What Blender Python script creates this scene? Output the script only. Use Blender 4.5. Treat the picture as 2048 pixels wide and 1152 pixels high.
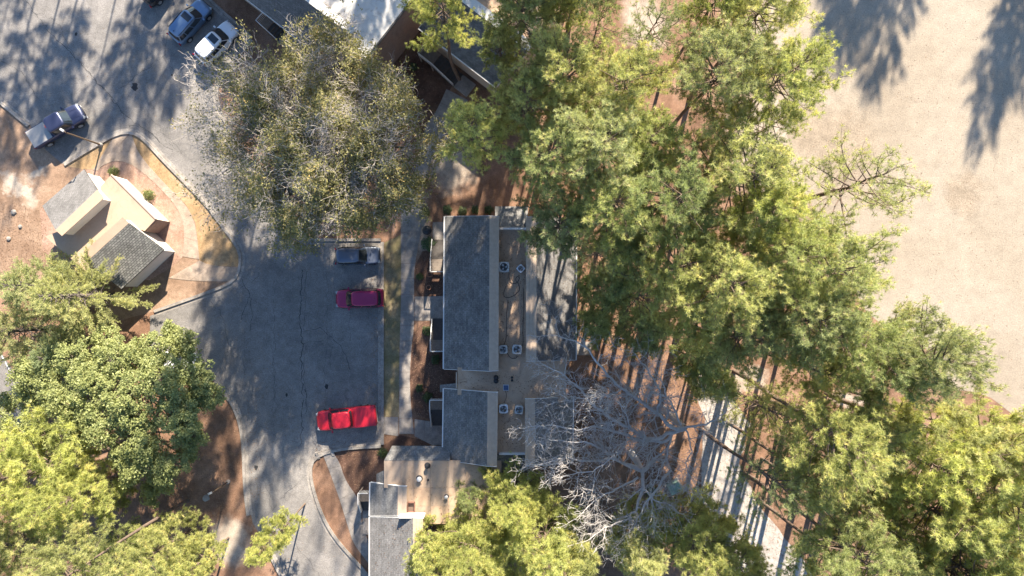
import bpy, bmesh, math, random
import numpy as np
from mathutils import Vector, Matrix

# ------------------------------------------------------------------ camera, sky, sun, exposure
SC = bpy.context.scene
for o in list(bpy.data.objects): bpy.data.objects.remove(o)
H = 67.0                     # drone altitude in metres, looking straight down
FPX = 20.4 * H               # focal length in photograph pixels (20.4 px per metre on the ground)
cam_d = bpy.data.cameras.new('camera'); cam = bpy.data.objects.new('camera', cam_d)
SC.collection.objects.link(cam); cam.location = (0, 0, H); cam.rotation_euler = (0, 0, 0)
cam_d.sensor_width = 36; cam_d.lens = 36 * FPX / 2048; cam_d.clip_start = 0.5; cam_d.clip_end = 3000
SC.camera = cam
SUN_EL = math.radians(31); SUN_AZ = math.atan2(0.24, 1.0)      # sun stands a little east of image-up
w = bpy.data.worlds.new('World'); SC.world = w; w.use_nodes = True
nt = w.node_tree; bg = nt.nodes['Background']
sky = nt.nodes.new('ShaderNodeTexSky'); sky.sky_type = 'NISHITA'; sky.sun_disc = False
sky.sun_elevation = SUN_EL; sky.sun_rotation = SUN_AZ; sky.air_density = 1.0; sky.dust_density = 0.3; sky.ozone_density = 5.0
nt.links.new(sky.outputs[0], bg.inputs[0]); bg.inputs[1].default_value = 0.08
sl = bpy.data.lights.new('sun', 'SUN'); sun = bpy.data.objects.new('sun', sl); SC.collection.objects.link(sun)
sl.energy = 5.0; sl.angle = math.radians(0.6); sl.color = (1.0, 0.90, 0.76)
sd = Vector((math.sin(SUN_AZ) * math.cos(SUN_EL), math.cos(SUN_AZ) * math.cos(SUN_EL), math.sin(SUN_EL)))
sun.rotation_euler = sd.to_track_quat('Z', 'Y').to_euler(); sun.location = sd * 120
SC.view_settings.view_transform = 'Standard'; SC.view_settings.look = 'None'
SC.view_settings.gamma = 1; SC.view_settings.use_curve_mapping = False; SC.view_settings.exposure = 2.02
SC.render.engine = 'CYCLES'; SC.cycles.max_bounces = 10; SC.cycles.diffuse_bounces = 6; SC.cycles.transparent_max_bounces = 4

# ------------------------------------------------------------------ helpers
COL = SC.collection
def P(px, py, z=0.0):        # photo pixel + known height -> world point (distance comes from the height)
    k = (H - z) / FPX
    return Vector(((px - 1024) * k, (576 - py) * k, z))
def G(px, py):
    v = P(px, py, 0); return (v.x, v.y)
def link(o, parent=None):
    COL.objects.link(o)
    if parent is not None: o.parent = parent
    return o
def tag(o, label, cat, group=None):
    o['label'] = label; o['category'] = cat
    if group: o['group'] = group
    return o
def struct(o): o['kind'] = 'structure'; return o
def thing(name, label, cat, loc=(0, 0, 0), rz=0.0, group=None):
    o = bpy.data.objects.new(name, None); o.empty_display_size = 0.2
    COL.objects.link(o); o.location = loc; o.rotation_euler = (0, 0, rz)
    return tag(o, label, cat, group)
def off(parent, local):
    d = Vector((0, 0, 0))
    if local: return d
    while parent is not None: d += Vector(parent.location); parent = parent.parent
    return d
def mesh(name, V, F, mat, parent=None, local=False, smooth=False, uv=None):
    """V in world coordinates unless local; parents are unrotated Empties (or local=True)"""
    d = off(parent, local)
    root = parent
    me = bpy.data.meshes.new(name)
    me.from_pydata([tuple(Vector(v) - d) for v in V], [], F)
    if uv is not None:
        l = me.uv_layers.new(name='UVMap')
        for p in me.polygons:
            for li, vi in zip(p.loop_indices, p.vertices): l.data[li].uv = uv[vi]
    if smooth:
        for p in me.polygons: p.use_smooth = True
    if mat: me.materials.append(mat)
    me.update()
    return link(bpy.data.objects.new(name, me), parent)
def bmobj(name, bm, mat, parent=None, smooth=False):
    me = bpy.data.meshes.new(name); bmesh.ops.recalc_face_normals(bm, faces=bm.faces)
    bm.to_mesh(me); bm.free()
    if smooth:
        for p in me.polygons: p.use_smooth = True
    if mat: me.materials.append(mat)
    return link(bpy.data.objects.new(name, me), parent)
def fastmesh(name, V, T, mat, parent=None, tone=None, smooth=False):
    me = bpy.data.meshes.new(name); V = np.asarray(V, np.float32); T = np.asarray(T, np.int32)
    n = T.shape[1]
    me.vertices.add(len(V)); me.vertices.foreach_set('co', V.ravel())
    me.loops.add(T.size); me.loops.foreach_set('vertex_index', T.ravel())
    me.polygons.add(len(T)); me.polygons.foreach_set('loop_start', np.arange(0, T.size, n, dtype=np.int32))
    me.polygons.foreach_set('loop_total', np.full(len(T), n, np.int32))
    if smooth: me.polygons.foreach_set('use_smooth', np.ones(len(T), bool))
    if tone is not None:
        a = me.attributes.new('tone', 'FLOAT', 'POINT'); a.data.foreach_set('value', np.asarray(tone, np.float32))
    me.update(calc_edges=True); me.validate()
    if mat: me.materials.append(mat)
    o = bpy.data.objects.new(name, me)
    return link(o, parent)
BOXF = [(0,3,2,1),(4,5,6,7),(0,1,5,4),(1,2,6,5),(2,3,7,6),(3,0,4,7)]
def box(name, c, s, mat, parent=None, rz=0.0, local=False, bev=0.0, tilt=None):
    """box centred on c (x, y, z of its centre), size s"""
    M = Matrix.Rotation(rz, 3, 'Z')
    if tilt: M = M @ Matrix.Rotation(tilt[0], 3, tilt[1])
    V = []
    for sz in (-.5, .5):
        for sx, sy in ((-.5,-.5),(.5,-.5),(.5,.5),(-.5,.5)):
            V.append(Vector(c) + M @ Vector((sx*s[0], sy*s[1], sz*s[2])))
    o = mesh(name, V, BOXF, mat, parent, local)
    if bev: bevel(o, bev)
    return o
def bevel(o, wd, seg=2):
    m = o.modifiers.new('bevel', 'BEVEL'); m.width = wd; m.segments = seg; m.limit_method = 'ANGLE'
def prism(name, poly, z0, z1, mat, parent=None, local=False):
    n = len(poly)
    a = sum(poly[i][0]*poly[(i+1)%n][1] - poly[(i+1)%n][0]*poly[i][1] for i in range(n))
    if a < 0: poly = poly[::-1]
    V = [(x, y, z0) for x, y in poly] + [(x, y, z1) for x, y in poly]
    F = [tuple(range(n-1, -1, -1)), tuple(range(n, 2*n))] + [(i, (i+1) % n, n+(i+1) % n, n+i) for i in range(n)]
    return mesh(name, V, F, mat, parent, local)
def sheet(name, poly, z, mat, parent=None):
    n = len(poly)
    a = sum(poly[i][0]*poly[(i+1)%n][1] - poly[(i+1)%n][0]*poly[i][1] for i in range(n))
    if a < 0: poly = poly[::-1]
    return mesh(name, [(x, y, z) for x, y in poly], [tuple(range(n))], mat, parent)
def resample(pl, n):
    pl = [Vector((p[0], p[1])) for p in pl]; L = [0]
    for a, b in zip(pl, pl[1:]): L.append(L[-1] + (b-a).length)
    out = []
    for i in range(n):
        t = L[-1]*i/(n-1); j = 0
        while j < len(L)-2 and L[j+1] < t: j += 1
        f = (t-L[j])/max(1e-9, L[j+1]-L[j]); out.append(pl[j].lerp(pl[j+1], min(1, f)))
    return out
def smoothpl(pl, it=2):
    pl = [Vector((p[0], p[1])) for p in pl]
    for _ in range(it):
        q = [pl[0]]
        for a, b in zip(pl, pl[1:]): q += [a.lerp(b, .25), a.lerp(b, .75)]
        q.append(pl[-1]); pl = q
    return pl
def tubes(polys, sides=5):
    """polys: list of (points Nx3, radii N) -> V, quads"""
    V = []; F = []; base = 0
    ang = np.arange(sides) * 2*np.pi/sides
    ca, sa = np.cos(ang), np.sin(ang)
    for pts, rad in polys:
        pts = np.asarray(pts, float); n = len(pts)
        t = np.gradient(pts, axis=0); t /= (np.linalg.norm(t, axis=1, keepdims=True) + 1e-9)
        ref = np.array([0, 0, 1.0]) if abs(t[0, 2]) < .9 else np.array([1.0, 0, 0])
        u = np.cross(t, ref); u /= (np.linalg.norm(u, axis=1, keepdims=True) + 1e-9); v = np.cross(t, u)
        ring = pts[:, None, :] + np.asarray(rad)[:, None, None] * (u[:, None, :]*ca[None, :, None] + v[:, None, :]*sa[None, :, None])
        V.append(ring.reshape(-1, 3))
        i = np.arange(n-1)[:, None]*sides; j = np.arange(sides)[None, :]; j2 = (j+1) % sides
        q = np.stack([i+j, i+j2, i+sides+j2, i+sides+j], -1).reshape(-1, 4) + base
        F.append(q); base += n*sides
    return np.concatenate(V), np.concatenate(F)

# ------------------------------------------------------------------ materials
class NT:
    def __init__(s, name):
        s.m = bpy.data.materials.new(name); s.m.use_nodes = True; s.t = s.m.node_tree; s.t.nodes.clear()
        s.out = s.n('ShaderNodeOutputMaterial')
    def n(s, typ, **kw):
        nd = s.t.nodes.new(typ)
        for k, v in kw.items(): setattr(nd, k, v)
        return nd
    def l(s, a, b): s.t.links.new(a, b)
    def pos(s): return s.n('ShaderNodeNewGeometry').outputs['Position']
    def objc(s): return s.n('ShaderNodeTexCoord').outputs['Object']
    def uvc(s): return s.n('ShaderNodeTexCoord').outputs['UV']
    def noise(s, vec, scale, detail=4, rough=.6, dist=0):
        nd = s.n('ShaderNodeTexNoise'); nd.inputs['Scale'].default_value = scale; nd.inputs['Detail'].default_value = detail
        nd.inputs['Roughness'].default_value = rough; nd.inputs['Distortion'].default_value = dist
        s.l(vec, nd.inputs['Vector']); return nd.outputs['Fac']
    def ramp(s, fac, stops, interp='LINEAR'):
        r = s.n('ShaderNodeValToRGB'); e = r.color_ramp.elements; r.color_ramp.interpolation = interp
        while len(e) < len(stops): e.new(.5)
        for q, (p, c) in zip(e, stops):
            q.position = p; q.color = (*c, 1) if len(c) == 3 else c
        s.l(fac, r.inputs[0]); return r.outputs[0]
    def val(s, fac, lo, hi):
        m = s.n('ShaderNodeMapRange'); m.inputs['From Min'].default_value = lo; m.inputs['From Max'].default_value = hi
        s.l(fac, m.inputs['Value']); return m.outputs[0]
    def mix(s, a, b, fac, mode='MIX'):
        m = s.n('ShaderNodeMix', data_type='RGBA', blend_type=mode)
        for sock, v in ((m.inputs[0], fac), (m.inputs[6], a), (m.inputs[7], b)):
            if isinstance(v, (int, float)): sock.default_value = v
            elif isinstance(v, tuple): sock.default_value = (*v, 1)
            else: s.l(v, sock)
        return m.outputs[2]
    def math(s, op, a, b=0.0):
        m = s.n('ShaderNodeMath', operation=op)
        for i, v in enumerate((a, b)):
            if isinstance(v, (int, float)): m.inputs[i].default_value = v
            else: s.l(v, m.inputs[i])
        return m.outputs[0]
    def finish(s, color, rough=.85, bump=None, bstr=.3, bdist=.02, metal=0.0, coat=0.0, spec=.3):
        b = s.n('ShaderNodeBsdfPrincipled')
        if isinstance(color, tuple): b.inputs['Base Color'].default_value = (*color, 1)
        else: s.l(color, b.inputs['Base Color'])
        if isinstance(rough, (int, float)): b.inputs['Roughness'].default_value = rough
        else: s.l(rough, b.inputs['Roughness'])
        b.inputs['Metallic'].default_value = metal; b.inputs['Coat Weight'].default_value = coat
        b.inputs['Coat Roughness'].default_value = .08; b.inputs['Specular IOR Level'].default_value = spec
        if bump is not None:
            bn = s.n('ShaderNodeBump'); bn.inputs['Strength'].default_value = bstr; bn.inputs['Distance'].default_value = bdist
            s.l(bump, bn.inputs['Height']); s.l(bn.outputs[0], b.inputs['Normal'])
        s.l(b.outputs[0], s.out.inputs[0]); return s.m
def mul(c, k): return tuple(x*k for x in c)
def simple(name, c, rough=.6, var=.25, scale=6, metal=0.0, coat=0.0, spec=.4, fine=60, obj=False):
    N = NT(name); v = N.objc() if obj else N.pos()
    a = N.noise(v, scale, 5, .65); f = N.noise(v, fine, 2, .6)
    col = N.ramp(a, [(.25, mul(c, 1-var)), (.75, mul(c, 1+var*.6))])
    col = N.mix(col, N.ramp(f, [(.3, (.75,)*3), (.7, (1.15,)*3)]), .5, 'MULTIPLY')
    return N.finish(col, rough, f, .15, .01, metal, coat, spec)
def blobmask(N, vec, blobs, soft=.5, warp=1.2):
    """sum of noisy-edged ellipses (x, y, rx, ry, rot) in metres -> 0..1"""
    wn = N.n('ShaderNodeTexNoise'); wn.inputs['Scale'].default_value = .45; wn.inputs['Detail'].default_value = 5; wn.inputs['Roughness'].default_value = .65
    N.l(vec, wn.inputs['Vector'])
    sub = N.n('ShaderNodeVectorMath', operation='SUBTRACT'); N.l(wn.outputs['Color'], sub.inputs[0]); sub.inputs[1].default_value = (.5, .5, .5)
    sc = N.n('ShaderNodeVectorMath', operation='SCALE'); N.l(sub.outputs[0], sc.inputs[0]); sc.inputs['Scale'].default_value = warp*4
    ad = N.n('ShaderNodeVectorMath', operation='ADD'); N.l(vec, ad.inputs[0]); N.l(sc.outputs[0], ad.inputs[1])
    tot = None
    for (x, y, rx, ry, rot) in blobs:
        mp = N.n('ShaderNodeMapping', vector_type='TEXTURE'); mp.inputs['Location'].default_value = (x, y, 0)
        mp.inputs['Rotation'].default_value = (0, 0, rot); mp.inputs['Scale'].default_value = (rx, ry, 1e6)
        N.l(ad.outputs[0], mp.inputs['Vector'])
        ln = N.n('ShaderNodeVectorMath', operation='LENGTH'); N.l(mp.outputs[0], ln.inputs[0])
        m = N.n('ShaderNodeMapRange'); m.inputs['From Min'].default_value = 1.0; m.inputs['From Max'].default_value = 1.0-soft
        N.l(ln.outputs['Value'], m.inputs['Value'])
        tot = m.outputs[0] if tot is None else N.math('MAXIMUM', tot, m.outputs[0])
    return tot
def ground_mat(name, cols, coarse=.35, mid=3.0, fine=22.0, bump=.5, blobs=None, blobcol=None, speck=None, soft=.8):
    """cols: dark, mid, light albedo; optional noisy patches of other soil and bright specks of litter"""
    N = NT(name); v = N.pos()
    a = N.noise(v, coarse, 5, .6, .4); m = N.noise(v, mid, 5, .7); f = N.noise(v, fine, 3, .7)
    c1 = N.ramp(a, [(.3, cols[0]), (.5, cols[1]), (.7, cols[2])])
    c2 = N.ramp(m, [(.3, (.52,)*3), (.7, (1.35,)*3)]); c3 = N.ramp(f, [(.3, (.42,)*3), (.7, (1.5,)*3)])
    col = N.mix(N.mix(c1, c2, soft*.7, 'MULTIPLY'), c3, soft, 'MULTIPLY')
    if blobs:
        msk = blobmask(N, v, blobs)
        bc = N.mix(N.mix(blobcol, c2, .55, 'MULTIPLY'), c3, .6, 'MULTIPLY')
        col = N.mix(col, bc, msk)
    if speck:
        vo = N.n('ShaderNodeTexVoronoi'); vo.inputs['Scale'].default_value = 5.5; N.l(v, vo.inputs['Vector'])
        sm = N.math('MULTIPLY', N.math('LESS_THAN', vo.outputs['Distance'], .17), N.math('GREATER_THAN', N.noise(v, 1.3, 3), .52))
        col = N.mix(col, speck, N.math('MULTIPLY', sm, .55))
    return N.finish(col, .95, f, bump, .04, spec=.1)

def m_asphalt():
    N = NT('asphalt'); v = N.pos()
    a = N.noise(v, .15, 6, .65, .6); m = N.noise(v, 1.3, 6, .75); f = N.noise(v, 9, 4, .85)
    c = N.ramp(a, [(.3, (.15, .14, .128)), (.52, (.205, .189, .172)), (.72, (.275, .253, .229))])
    c = N.mix(c, N.ramp(m, [(.3, (.68,)*3), (.7, (1.18,)*3)]), .85, 'MULTIPLY')
    c = N.mix(c, N.ramp(f, [(.32, (.45,)*3), (.68, (1.45,)*3)]), .75, 'MULTIPLY')
    st = N.noise(v, .55, 4, .55, 1.2)
    c = N.mix(c, (.06, .058, .056), N.math('MULTIPLY', N.val(st, .66, .76), .45))
    return N.finish(c, .92, f, .5, .02, spec=.15)
M = {}
M['asphalt'] = m_asphalt()
M['straw'] = ground_mat('pine_straw', [(.135, .078, .05), (.21, .122, .078), (.29, .18, .122)], .35, 1.6, 13,
    blobs=[(*G(900, 325), 3.2, 3.4, 0), (*G(830, 440), 1.6, 4.5, .1), (*G(455, 1085), 2.6, 3.2, .3), (*G(1705, 800), 2.5, 1.2, 0), (*G(1600, 40), 7, 5, 0),
           (*G(1500, 760), 2.2, 1.6, .2), (*G(1560, 300), 6, 9, .3), (*G(1290, 40), 3, 3.5, 0)], blobcol=(.34, .28, .22), speck=(.36, .24, .15))
M['mulch'] = ground_mat('mulch', [(.085, .048, .034), (.125, .072, .05), (.17, .10, .07)], .5, 3, 20, speck=(.36, .27, .20))
M['pale_mulch'] = ground_mat('pale_mulch', [(.24, .15, .105), (.31, .20, .145), (.37, .25, .19)], .5, 3, 20, speck=(.45, .36, .28))
M['tan_grass'] = ground_mat('tan_grass', [(.25, .165, .085), (.32, .215, .115), (.38, .27, .16)], .5, 3.5, 24)
M['yard'] = ground_mat('yard_ground', [(.185, .118, .078), (.26, .172, .115), (.33, .23, .16)], .35, 2.5, 20,
    blobs=[(*G(40, 385), 3.0, 1.0, -.75), (*G(70, 350), 1.6, .9, .3)], blobcol=(.39, .325, .255), speck=(.42, .33, .25))
M['lawn'] = ground_mat('worn_lawn', [(.15, .135, .065), (.22, .18, .10), (.30, .23, .14)], .5, 2.6, 24)
M['field'] = ground_mat('dry_field_grass', [(.245, .20, .148), (.285, .238, .18), (.315, .27, .212)], .08, .8, 8, .4, soft=.42,
    blobs=[(*G(1690, 300), 4, 6, .2), (*G(1930, 390), 2.4, 2.4, 0), (*G(1620, 260), 3, 4, 0)], blobcol=(.262, .21, .153))
M['sand_path'] = ground_mat('sandy_path', [(.30, .26, .225), (.37, .33, .29), (.43, .39, .35)], .4, 2.5, 18)
M['concrete'] = ground_mat('concrete', [(.22, .195, .17), (.27, .24, .21), (.32, .285, .25)], .6, 2.0, 30, .15)
M['concrete_warm'] = ground_mat('concrete_warm', [(.26, .20, .15), (.32, .25, .19), (.37, .295, .23)], .6, 2.0, 30, .15)
M['kerb'] = ground_mat('kerb_concrete', [(.21, .187, .163), (.27, .242, .21), (.33, .297, .26)], .8, 2.5, 26, .2)
M['crack'] = simple('crack_filler', (.028, .027, .027), .8)
M['paint_line'] = simple('line_paint', (.62, .62, .60), .7, .2)

def m_shingle(name, cols, row=.2, mo=.008):
    N = NT(name); uv = N.uvc(); v = N.pos()
    br = N.n('ShaderNodeTexBrick'); N.l(uv, br.inputs['Vector']); br.inputs['Scale'].default_value = 1
    br.inputs['Brick Width'].default_value = .33; br.inputs['Row Height'].default_value = row; br.inputs['Mortar Size'].default_value = mo
    br.inputs['Color1'].default_value = (*cols[0], 1); br.inputs['Color2'].default_value = (*cols[1], 1); br.inputs['Mortar'].default_value = (*mul(cols[0], .45), 1)
    br.inputs['Bias'].default_value = 0
    a = N.noise(v, .7, 6, .7); f = N.noise(v, 9, 4, .8)
    c = N.mix(br.outputs['Color'], N.ramp(a, [(.3, (.68,)*3), (.7, (1.25,)*3)]), .9, 'MULTIPLY')
    c = N.mix(c, N.ramp(f, [(.3, (.55,)*3), (.7, (1.4,)*3)]), .8, 'MULTIPLY')
    return N.finish(c, .92, f, .4, .01, spec=.15)
M['shingle'] = m_shingle('grey_shingle', [(.135, .13, .122), (.19, .182, .17)])
M['shingle_pale'] = m_shingle('pale_shingle', [(.27, .255, .23), (.34, .32, .29)])
M['shingle_bold'] = m_shingle('dark_shingle', [(.13, .126, .113), (.22, .21, .187)], mo=.022)
M['shingle_mid'] = m_shingle('mid_shingle', [(.155, .146, .136), (.195, .184, .172)])
M['shingle_east'] = m_shingle('sunlit_shingle', [(.20, .19, .172), (.265, .25, .228)])  # lighter copy of the grey shingle: the east slope's sunlit look put into colour
def m_membrane(name, cols, stain):
    N = NT(name); v = N.pos()
    a = N.noise(v, .35, 5, .6, .8); m = N.noise(v, 1.2, 6, .7, 1.5); f = N.noise(v, 24, 3, .7)
    c = N.ramp(a, [(.3, cols[0]), (.7, cols[1])])
    c = N.mix(c, stain, N.math('MULTIPLY', N.val(m, .53, .72), .75))
    c = N.mix(c, N.ramp(f, [(.3, (.78,)*3), (.7, (1.15,)*3)]), .7, 'MULTIPLY')
    return N.finish(c, .8, f, .15, .01, spec=.25)
M['tan_roof'] = m_membrane('tan_roof_membrane', [(.38, .26, .17), (.46, .33, .225)], (.21, .14, .092))
M['tan_roof_clean'] = m_membrane('clean_tan_roof', [(.345, .25, .175), (.385, .29, .21)], (.29, .205, .14))
M['white_roof'] = m_membrane('white_roof_membrane', [(.52, .50, .46), (.62, .60, .56)], (.25, .18, .12))
M['board'] = simple('tan_board', (.43, .325, .235), .7, .18, 3)
M['siding'] = simple('tan_siding', (.46, .35, .26), .75, .15, 2)
M['pale_siding'] = simple('pale_siding', (.56, .52, .46), .75, .1, 2)
M['trim'] = simple('white_trim', (.62, .60, .56), .6, .12, 4)
def m_brick(name, c1, c2, mo):
    N = NT(name); v = N.uvc()
    br = N.n('ShaderNodeTexBrick'); N.l(v, br.inputs['Vector']); br.inputs['Scale'].default_value = 1
    br.inputs['Brick Width'].default_value = .24; br.inputs['Row Height'].default_value = .085; br.inputs['Mortar Size'].default_value = .006
    br.inputs['Color1'].default_value = (*c1, 1); br.inputs['Color2'].default_value = (*c2, 1); br.inputs['Mortar'].default_value = (*mo, 1)
    f = N.noise(N.pos(), 20, 3, .7)
    c = N.mix(br.outputs['Color'], N.ramp(f, [(.3, (.7,)*3), (.7, (1.25,)*3)]), .7, 'MULTIPLY')
    return N.finish(c, .9, f, .3, .01, spec=.15)
M['brick'] = m_brick('brown_brick', (.20, .13, .10), (.26, .175, .135), (.25, .215, .185))
M['wood'] = simple('weathered_wood', (.21, .17, .135), .85, .3, 5)
M['dark_wood'] = simple('dark_wood', (.085, .075, .068), .85, .3, 5)
M['glass'] = NT('window_glass').finish((.02, .024, .028), .05, spec=.6)
M['door'] = simple('door_paint', (.16, .11, .08), .6, .1)
M['black_metal'] = simple('black_metal', (.022, .022, .024), .45, .2)
M['bronze'] = simple('bronze_pole', (.13, .088, .055), .5, .15)
M['galv'] = simple('galvanised_metal', (.50, .50, .49), .45, .15, 8, metal=.3)
M['ac_white'] = simple('white_enamel', (.60, .61, .61), .45, .1, 6)
M['ac_dark'] = simple('fan_well', (.03, .035, .042), .6, .1)
M['fan_blade'] = simple('fan_blade', (.34, .36, .38), .4, .1)
M['terracotta'] = simple('terracotta', (.42, .19, .10), .8, .15)
M['green_box'] = simple('green_box_paint', (.17, .27, .22), .5, .12, 4)
M['stone'] = simple('pale_stone', (.26, .235, .205), .9, .2, 6)
M['hose'] = simple('black_hose', (.02, .02, .02), .6)
M['tyre'] = simple('tyre_rubber', (.022, .022, .022), .85, .15)
M['rim'] = simple('alloy_rim', (.48, .48, .48), .35, .1, metal=.6)
M['lamp_glass'] = NT('lamp_glass').finish((.30, .31, .31), .12, spec=.6)
M['tail'] = NT('tail_lamp').finish((.30, .012, .012), .15, spec=.6)
M['plastic'] = simple('black_plastic', (.025, .025, .027), .6, .1, obj=True)
def paint(name, c, metal=.25, rough=.32):
    N = NT(name); v = N.objc(); a = N.noise(v, 1.6, 4, .6); f = N.noise(v, 220, 2)
    col = N.ramp(a, [(.3, mul(c, .93)), (.7, mul(c, 1.05))])
    r = N.val(a, -1.2, 3.2)
    return N.finish(col, rough, None, metal=metal, coat=.35, spec=.5)

def foliage(name, dark, light, warm, trans=.3, gloss=0.0, warm_at=.86):
    """leaf colour varies from leaf cluster to leaf cluster (tone) and from tree to tree (object colour)"""
    N = NT(name); at = N.n('ShaderNodeAttribute', attribute_name='tone')
    col = N.ramp(at.outputs['Fac'], [(0, dark), (.6, light), (warm_at, light), (1, warm)])
    oi = N.n('ShaderNodeObjectInfo'); col = N.mix(col, oi.outputs['Color'], 1.0, 'MULTIPLY')
    d = N.n('ShaderNodeBsdfPrincipled'); N.l(col, d.inputs['Base Color'])
    d.inputs['Roughness'].default_value = .5 if gloss else .62; d.inputs['Specular IOR Level'].default_value = .3 if gloss else .2
    t = N.n('ShaderNodeBsdfTranslucent'); N.l(N.mix(col, (1.0, 1.0, .55), 1.0, 'MULTIPLY'), t.inputs['Color'])
    mx = N.n('ShaderNodeMixShader'); mx.inputs[0].default_value = trans
    N.l(d.outputs[0], mx.inputs[1]); N.l(t.outputs[0], mx.inputs[2]); N.l(mx.outputs[0], N.out.inputs[0])
    return N.m
M['needle'] = foliage('pine_needles', (.18, .21, .095), (.47, .48, .205), (.66, .60, .28), .52)
M['cedar'] = foliage('cedar_sprays', (.20, .22, .10), (.46, .46, .22), (.60, .53, .28), .48)
M['magnolia'] = foliage('magnolia_leaves', (.14, .17, .060), (.34, .36, .135), (.52, .49, .22), .42, 1)
M['oak_leaf'] = foliage('oak_leaves', (.12, .128, .055), (.26, .24, .095), (.52, .37, .14), .38)
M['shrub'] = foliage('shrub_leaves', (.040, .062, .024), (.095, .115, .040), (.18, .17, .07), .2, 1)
M['litter'] = foliage('leaf_litter', (.10, .055, .032), (.24, .15, .09), (.42, .32, .23), 0)
M['bark_pine'] = simple('pine_bark', (.15, .11, .085), .95, .4, 3, fine=14, spec=.1)
M['bark_pale'] = simple('pale_bark', (.52, .48, .44), .9, .25, 3, fine=20, spec=.1)
M['bark_oak'] = simple('oak_bark', (.46, .41, .36), .9, .25, 3, fine=20, spec=.1)
M['bark_dark'] = simple('dark_bark', (.13, .11, .095), .95, .3, 3, fine=16, spec=.1)
# ------------------------------------------------------------------ the setting: ground, lot, paths, kerbs
def GP(pts): return [G(*p) for p in pts]
g = struct(sheet('ground', [(-700, -700), (700, -700), (700, 700), (-700, 700)], 0.0, M['straw']))
LOT = [(-900,-520),(-120,-520),(415,0),(502,78),(425,165),(440,240),(500,320),(560,420),(620,483),(762,483),(762,888),(690,892),(645,902),(622,915),
       (616,940),(622,975),(640,1030),(665,1075),(700,1115),(735,1152),(820,1260),(600,1260),(545,1110),(505,1045),(493,980),(490,880),(480,830),(458,790),
       (430,762),(300,755),(300,632),(440,580),(470,565),(482,545),(486,515),(478,490),(440,440),(412,402),(330,320),(288,272),(262,261),(235,264),(200,283),(125,328),
       (92,300),(60,250),(0,200),(-300,-60),(-900,-60)]
lot = struct(sheet('parking_lot', GP(LOT), .006, M['asphalt']))
street = struct(sheet('side_street', GP([(-300,560),(-10,685),(14,722),(72,812),(66,850),(36,886),(-300,760)]), .006, M['asphalt']))
random.seed(5)
def rough_edge(pts, amp, n):
    out = []
    q = pts + [pts[0]]
    for a, b in zip(q, q[1:]):
        L = math.hypot(b[0]-a[0], b[1]-a[1]); k = max(1, int(L/n))
        for i in range(k):
            t = i/k; out.append((a[0]+(b[0]-a[0])*t + random.uniform(-amp, amp), a[1]+(b[1]-a[1])*t + random.uniform(-amp, amp)))
    return out
struct(sheet('field', GP(rough_edge([(1575,-1200),(1590,60),(1570,200),(1575,280),(1640,450),(1700,560),(1755,640),(1850,690),(1900,770),(1990,800),(2100,880),(3400,1300),(3400,-1200)], 9, 30)), .004, M['field']))
struct(sheet('woodland_path', GP(rough_edge([(1378,752),(1410,748),(1470,800),(1500,850),(1480,930),(1515,1010),(1600,1110),(1700,1260),(1560,1260),(1440,1110),(1398,1010),(1405,900),(1412,840)], 4, 16)), .004, M['sand_path']))
struct(sheet('kiosk_yard', GP(rough_edge([(-400,-60),(0,205),(60,253),(95,303),(128,331),(205,288),(262,266),(330,324),(412,406),(478,494),(482,545),(440,578),(330,616),(240,640),(60,560),(-400,560)], 1.2, 25)), .003, M['yard']))
struct(sheet('kiosk_bed', GP([(193,342),(220,322),(250,321),(275,334),(320,374),(355,414),(368,445),(369,480),(365,514),(345,533),(300,560),(150,560),(85,500),(80,420),(168,338)]), .008, M['pale_mulch']))
struct(sheet('verge_grass', GP([(262,266),(288,277),(330,325),(412,407),(440,444),(474,492),(481,516),(478,533),(420,531),(399,521),(395,480),(391,445),(373,410),(330,368),(278,310)]), .008, M['tan_grass']))
struct(sheet('verge_grass', GP([(128,331),(205,288),(228,277),(188,338),(168,339)]), .008, M['tan_grass']))
struct(sheet('lawn_strip', GP(rough_edge([(768,486),(802,470),(804,560),(801,640),(799,700),(798,833),(768,833)], 1.2, 12)), .008, M['lawn']))
struct(sheet('planting_bed', GP([(868,500),(845,502),(831,530),(829,575),(840,592),(868,592),(900,592),(900,500)]), .008, M['mulch']))
struct(sheet('planting_bed', GP([(868,640),(846,645),(829,665),(823,700),(819,780),(823,810),(836,830),(860,840),(935,840),(935,640)]), .008, M['mulch']))
struct(sheet('planting_bed', GP([(768,890),(800,870),(868,885),(900,900),(790,960),(745,1000),(722,1010),(710,990),(690,960),(680,925),(665,905),(690,897)]), .008, M['mulch']))
struct(sheet('planting_bed', GP([(750,40),(850,20),(905,170),(845,285),(760,330),(640,120)]), .004, M['mulch']))
def slabs(name, left, right, n, mat, h=.035, gap=.012, sm=1):
    """a walk poured in slabs: each slab its own piece, joints between them"""
    root = bpy.data.objects.new(name, None); COL.objects.link(root); struct(root)
    A = resample(smoothpl(GP(left), sm), n*2+1); B = resample(smoothpl(GP(right), sm), n*2+1)
    for i in range(n):
        a = A[2*i:2*i+3]; b = B[2*i:2*i+3]
        def sh(p, q, s): 
            d = (q-p); return p + d.normalized()*s if d.length > .05 else p
        a0, a2, b0, b2 = sh(a[0], a[2], gap), sh(a[2], a[0], gap), sh(b[0], b[2], gap), sh(b[2], b[0], gap)
        prism('slab', [tuple(p) for p in (a0, a[1], a2, b2, b[1], b0)], .0, h + random.uniform(-.004, .004), mat, root)
    return root
slabs('sidewalk', [(806,372),(801,455),(803,560),(801,640),(799,700),(798,868)], [(846,372),(842,470),(829,530),(828,575),(829,650),(822,700),(819,780),(828,868)], 16, M['concrete'])
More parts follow.
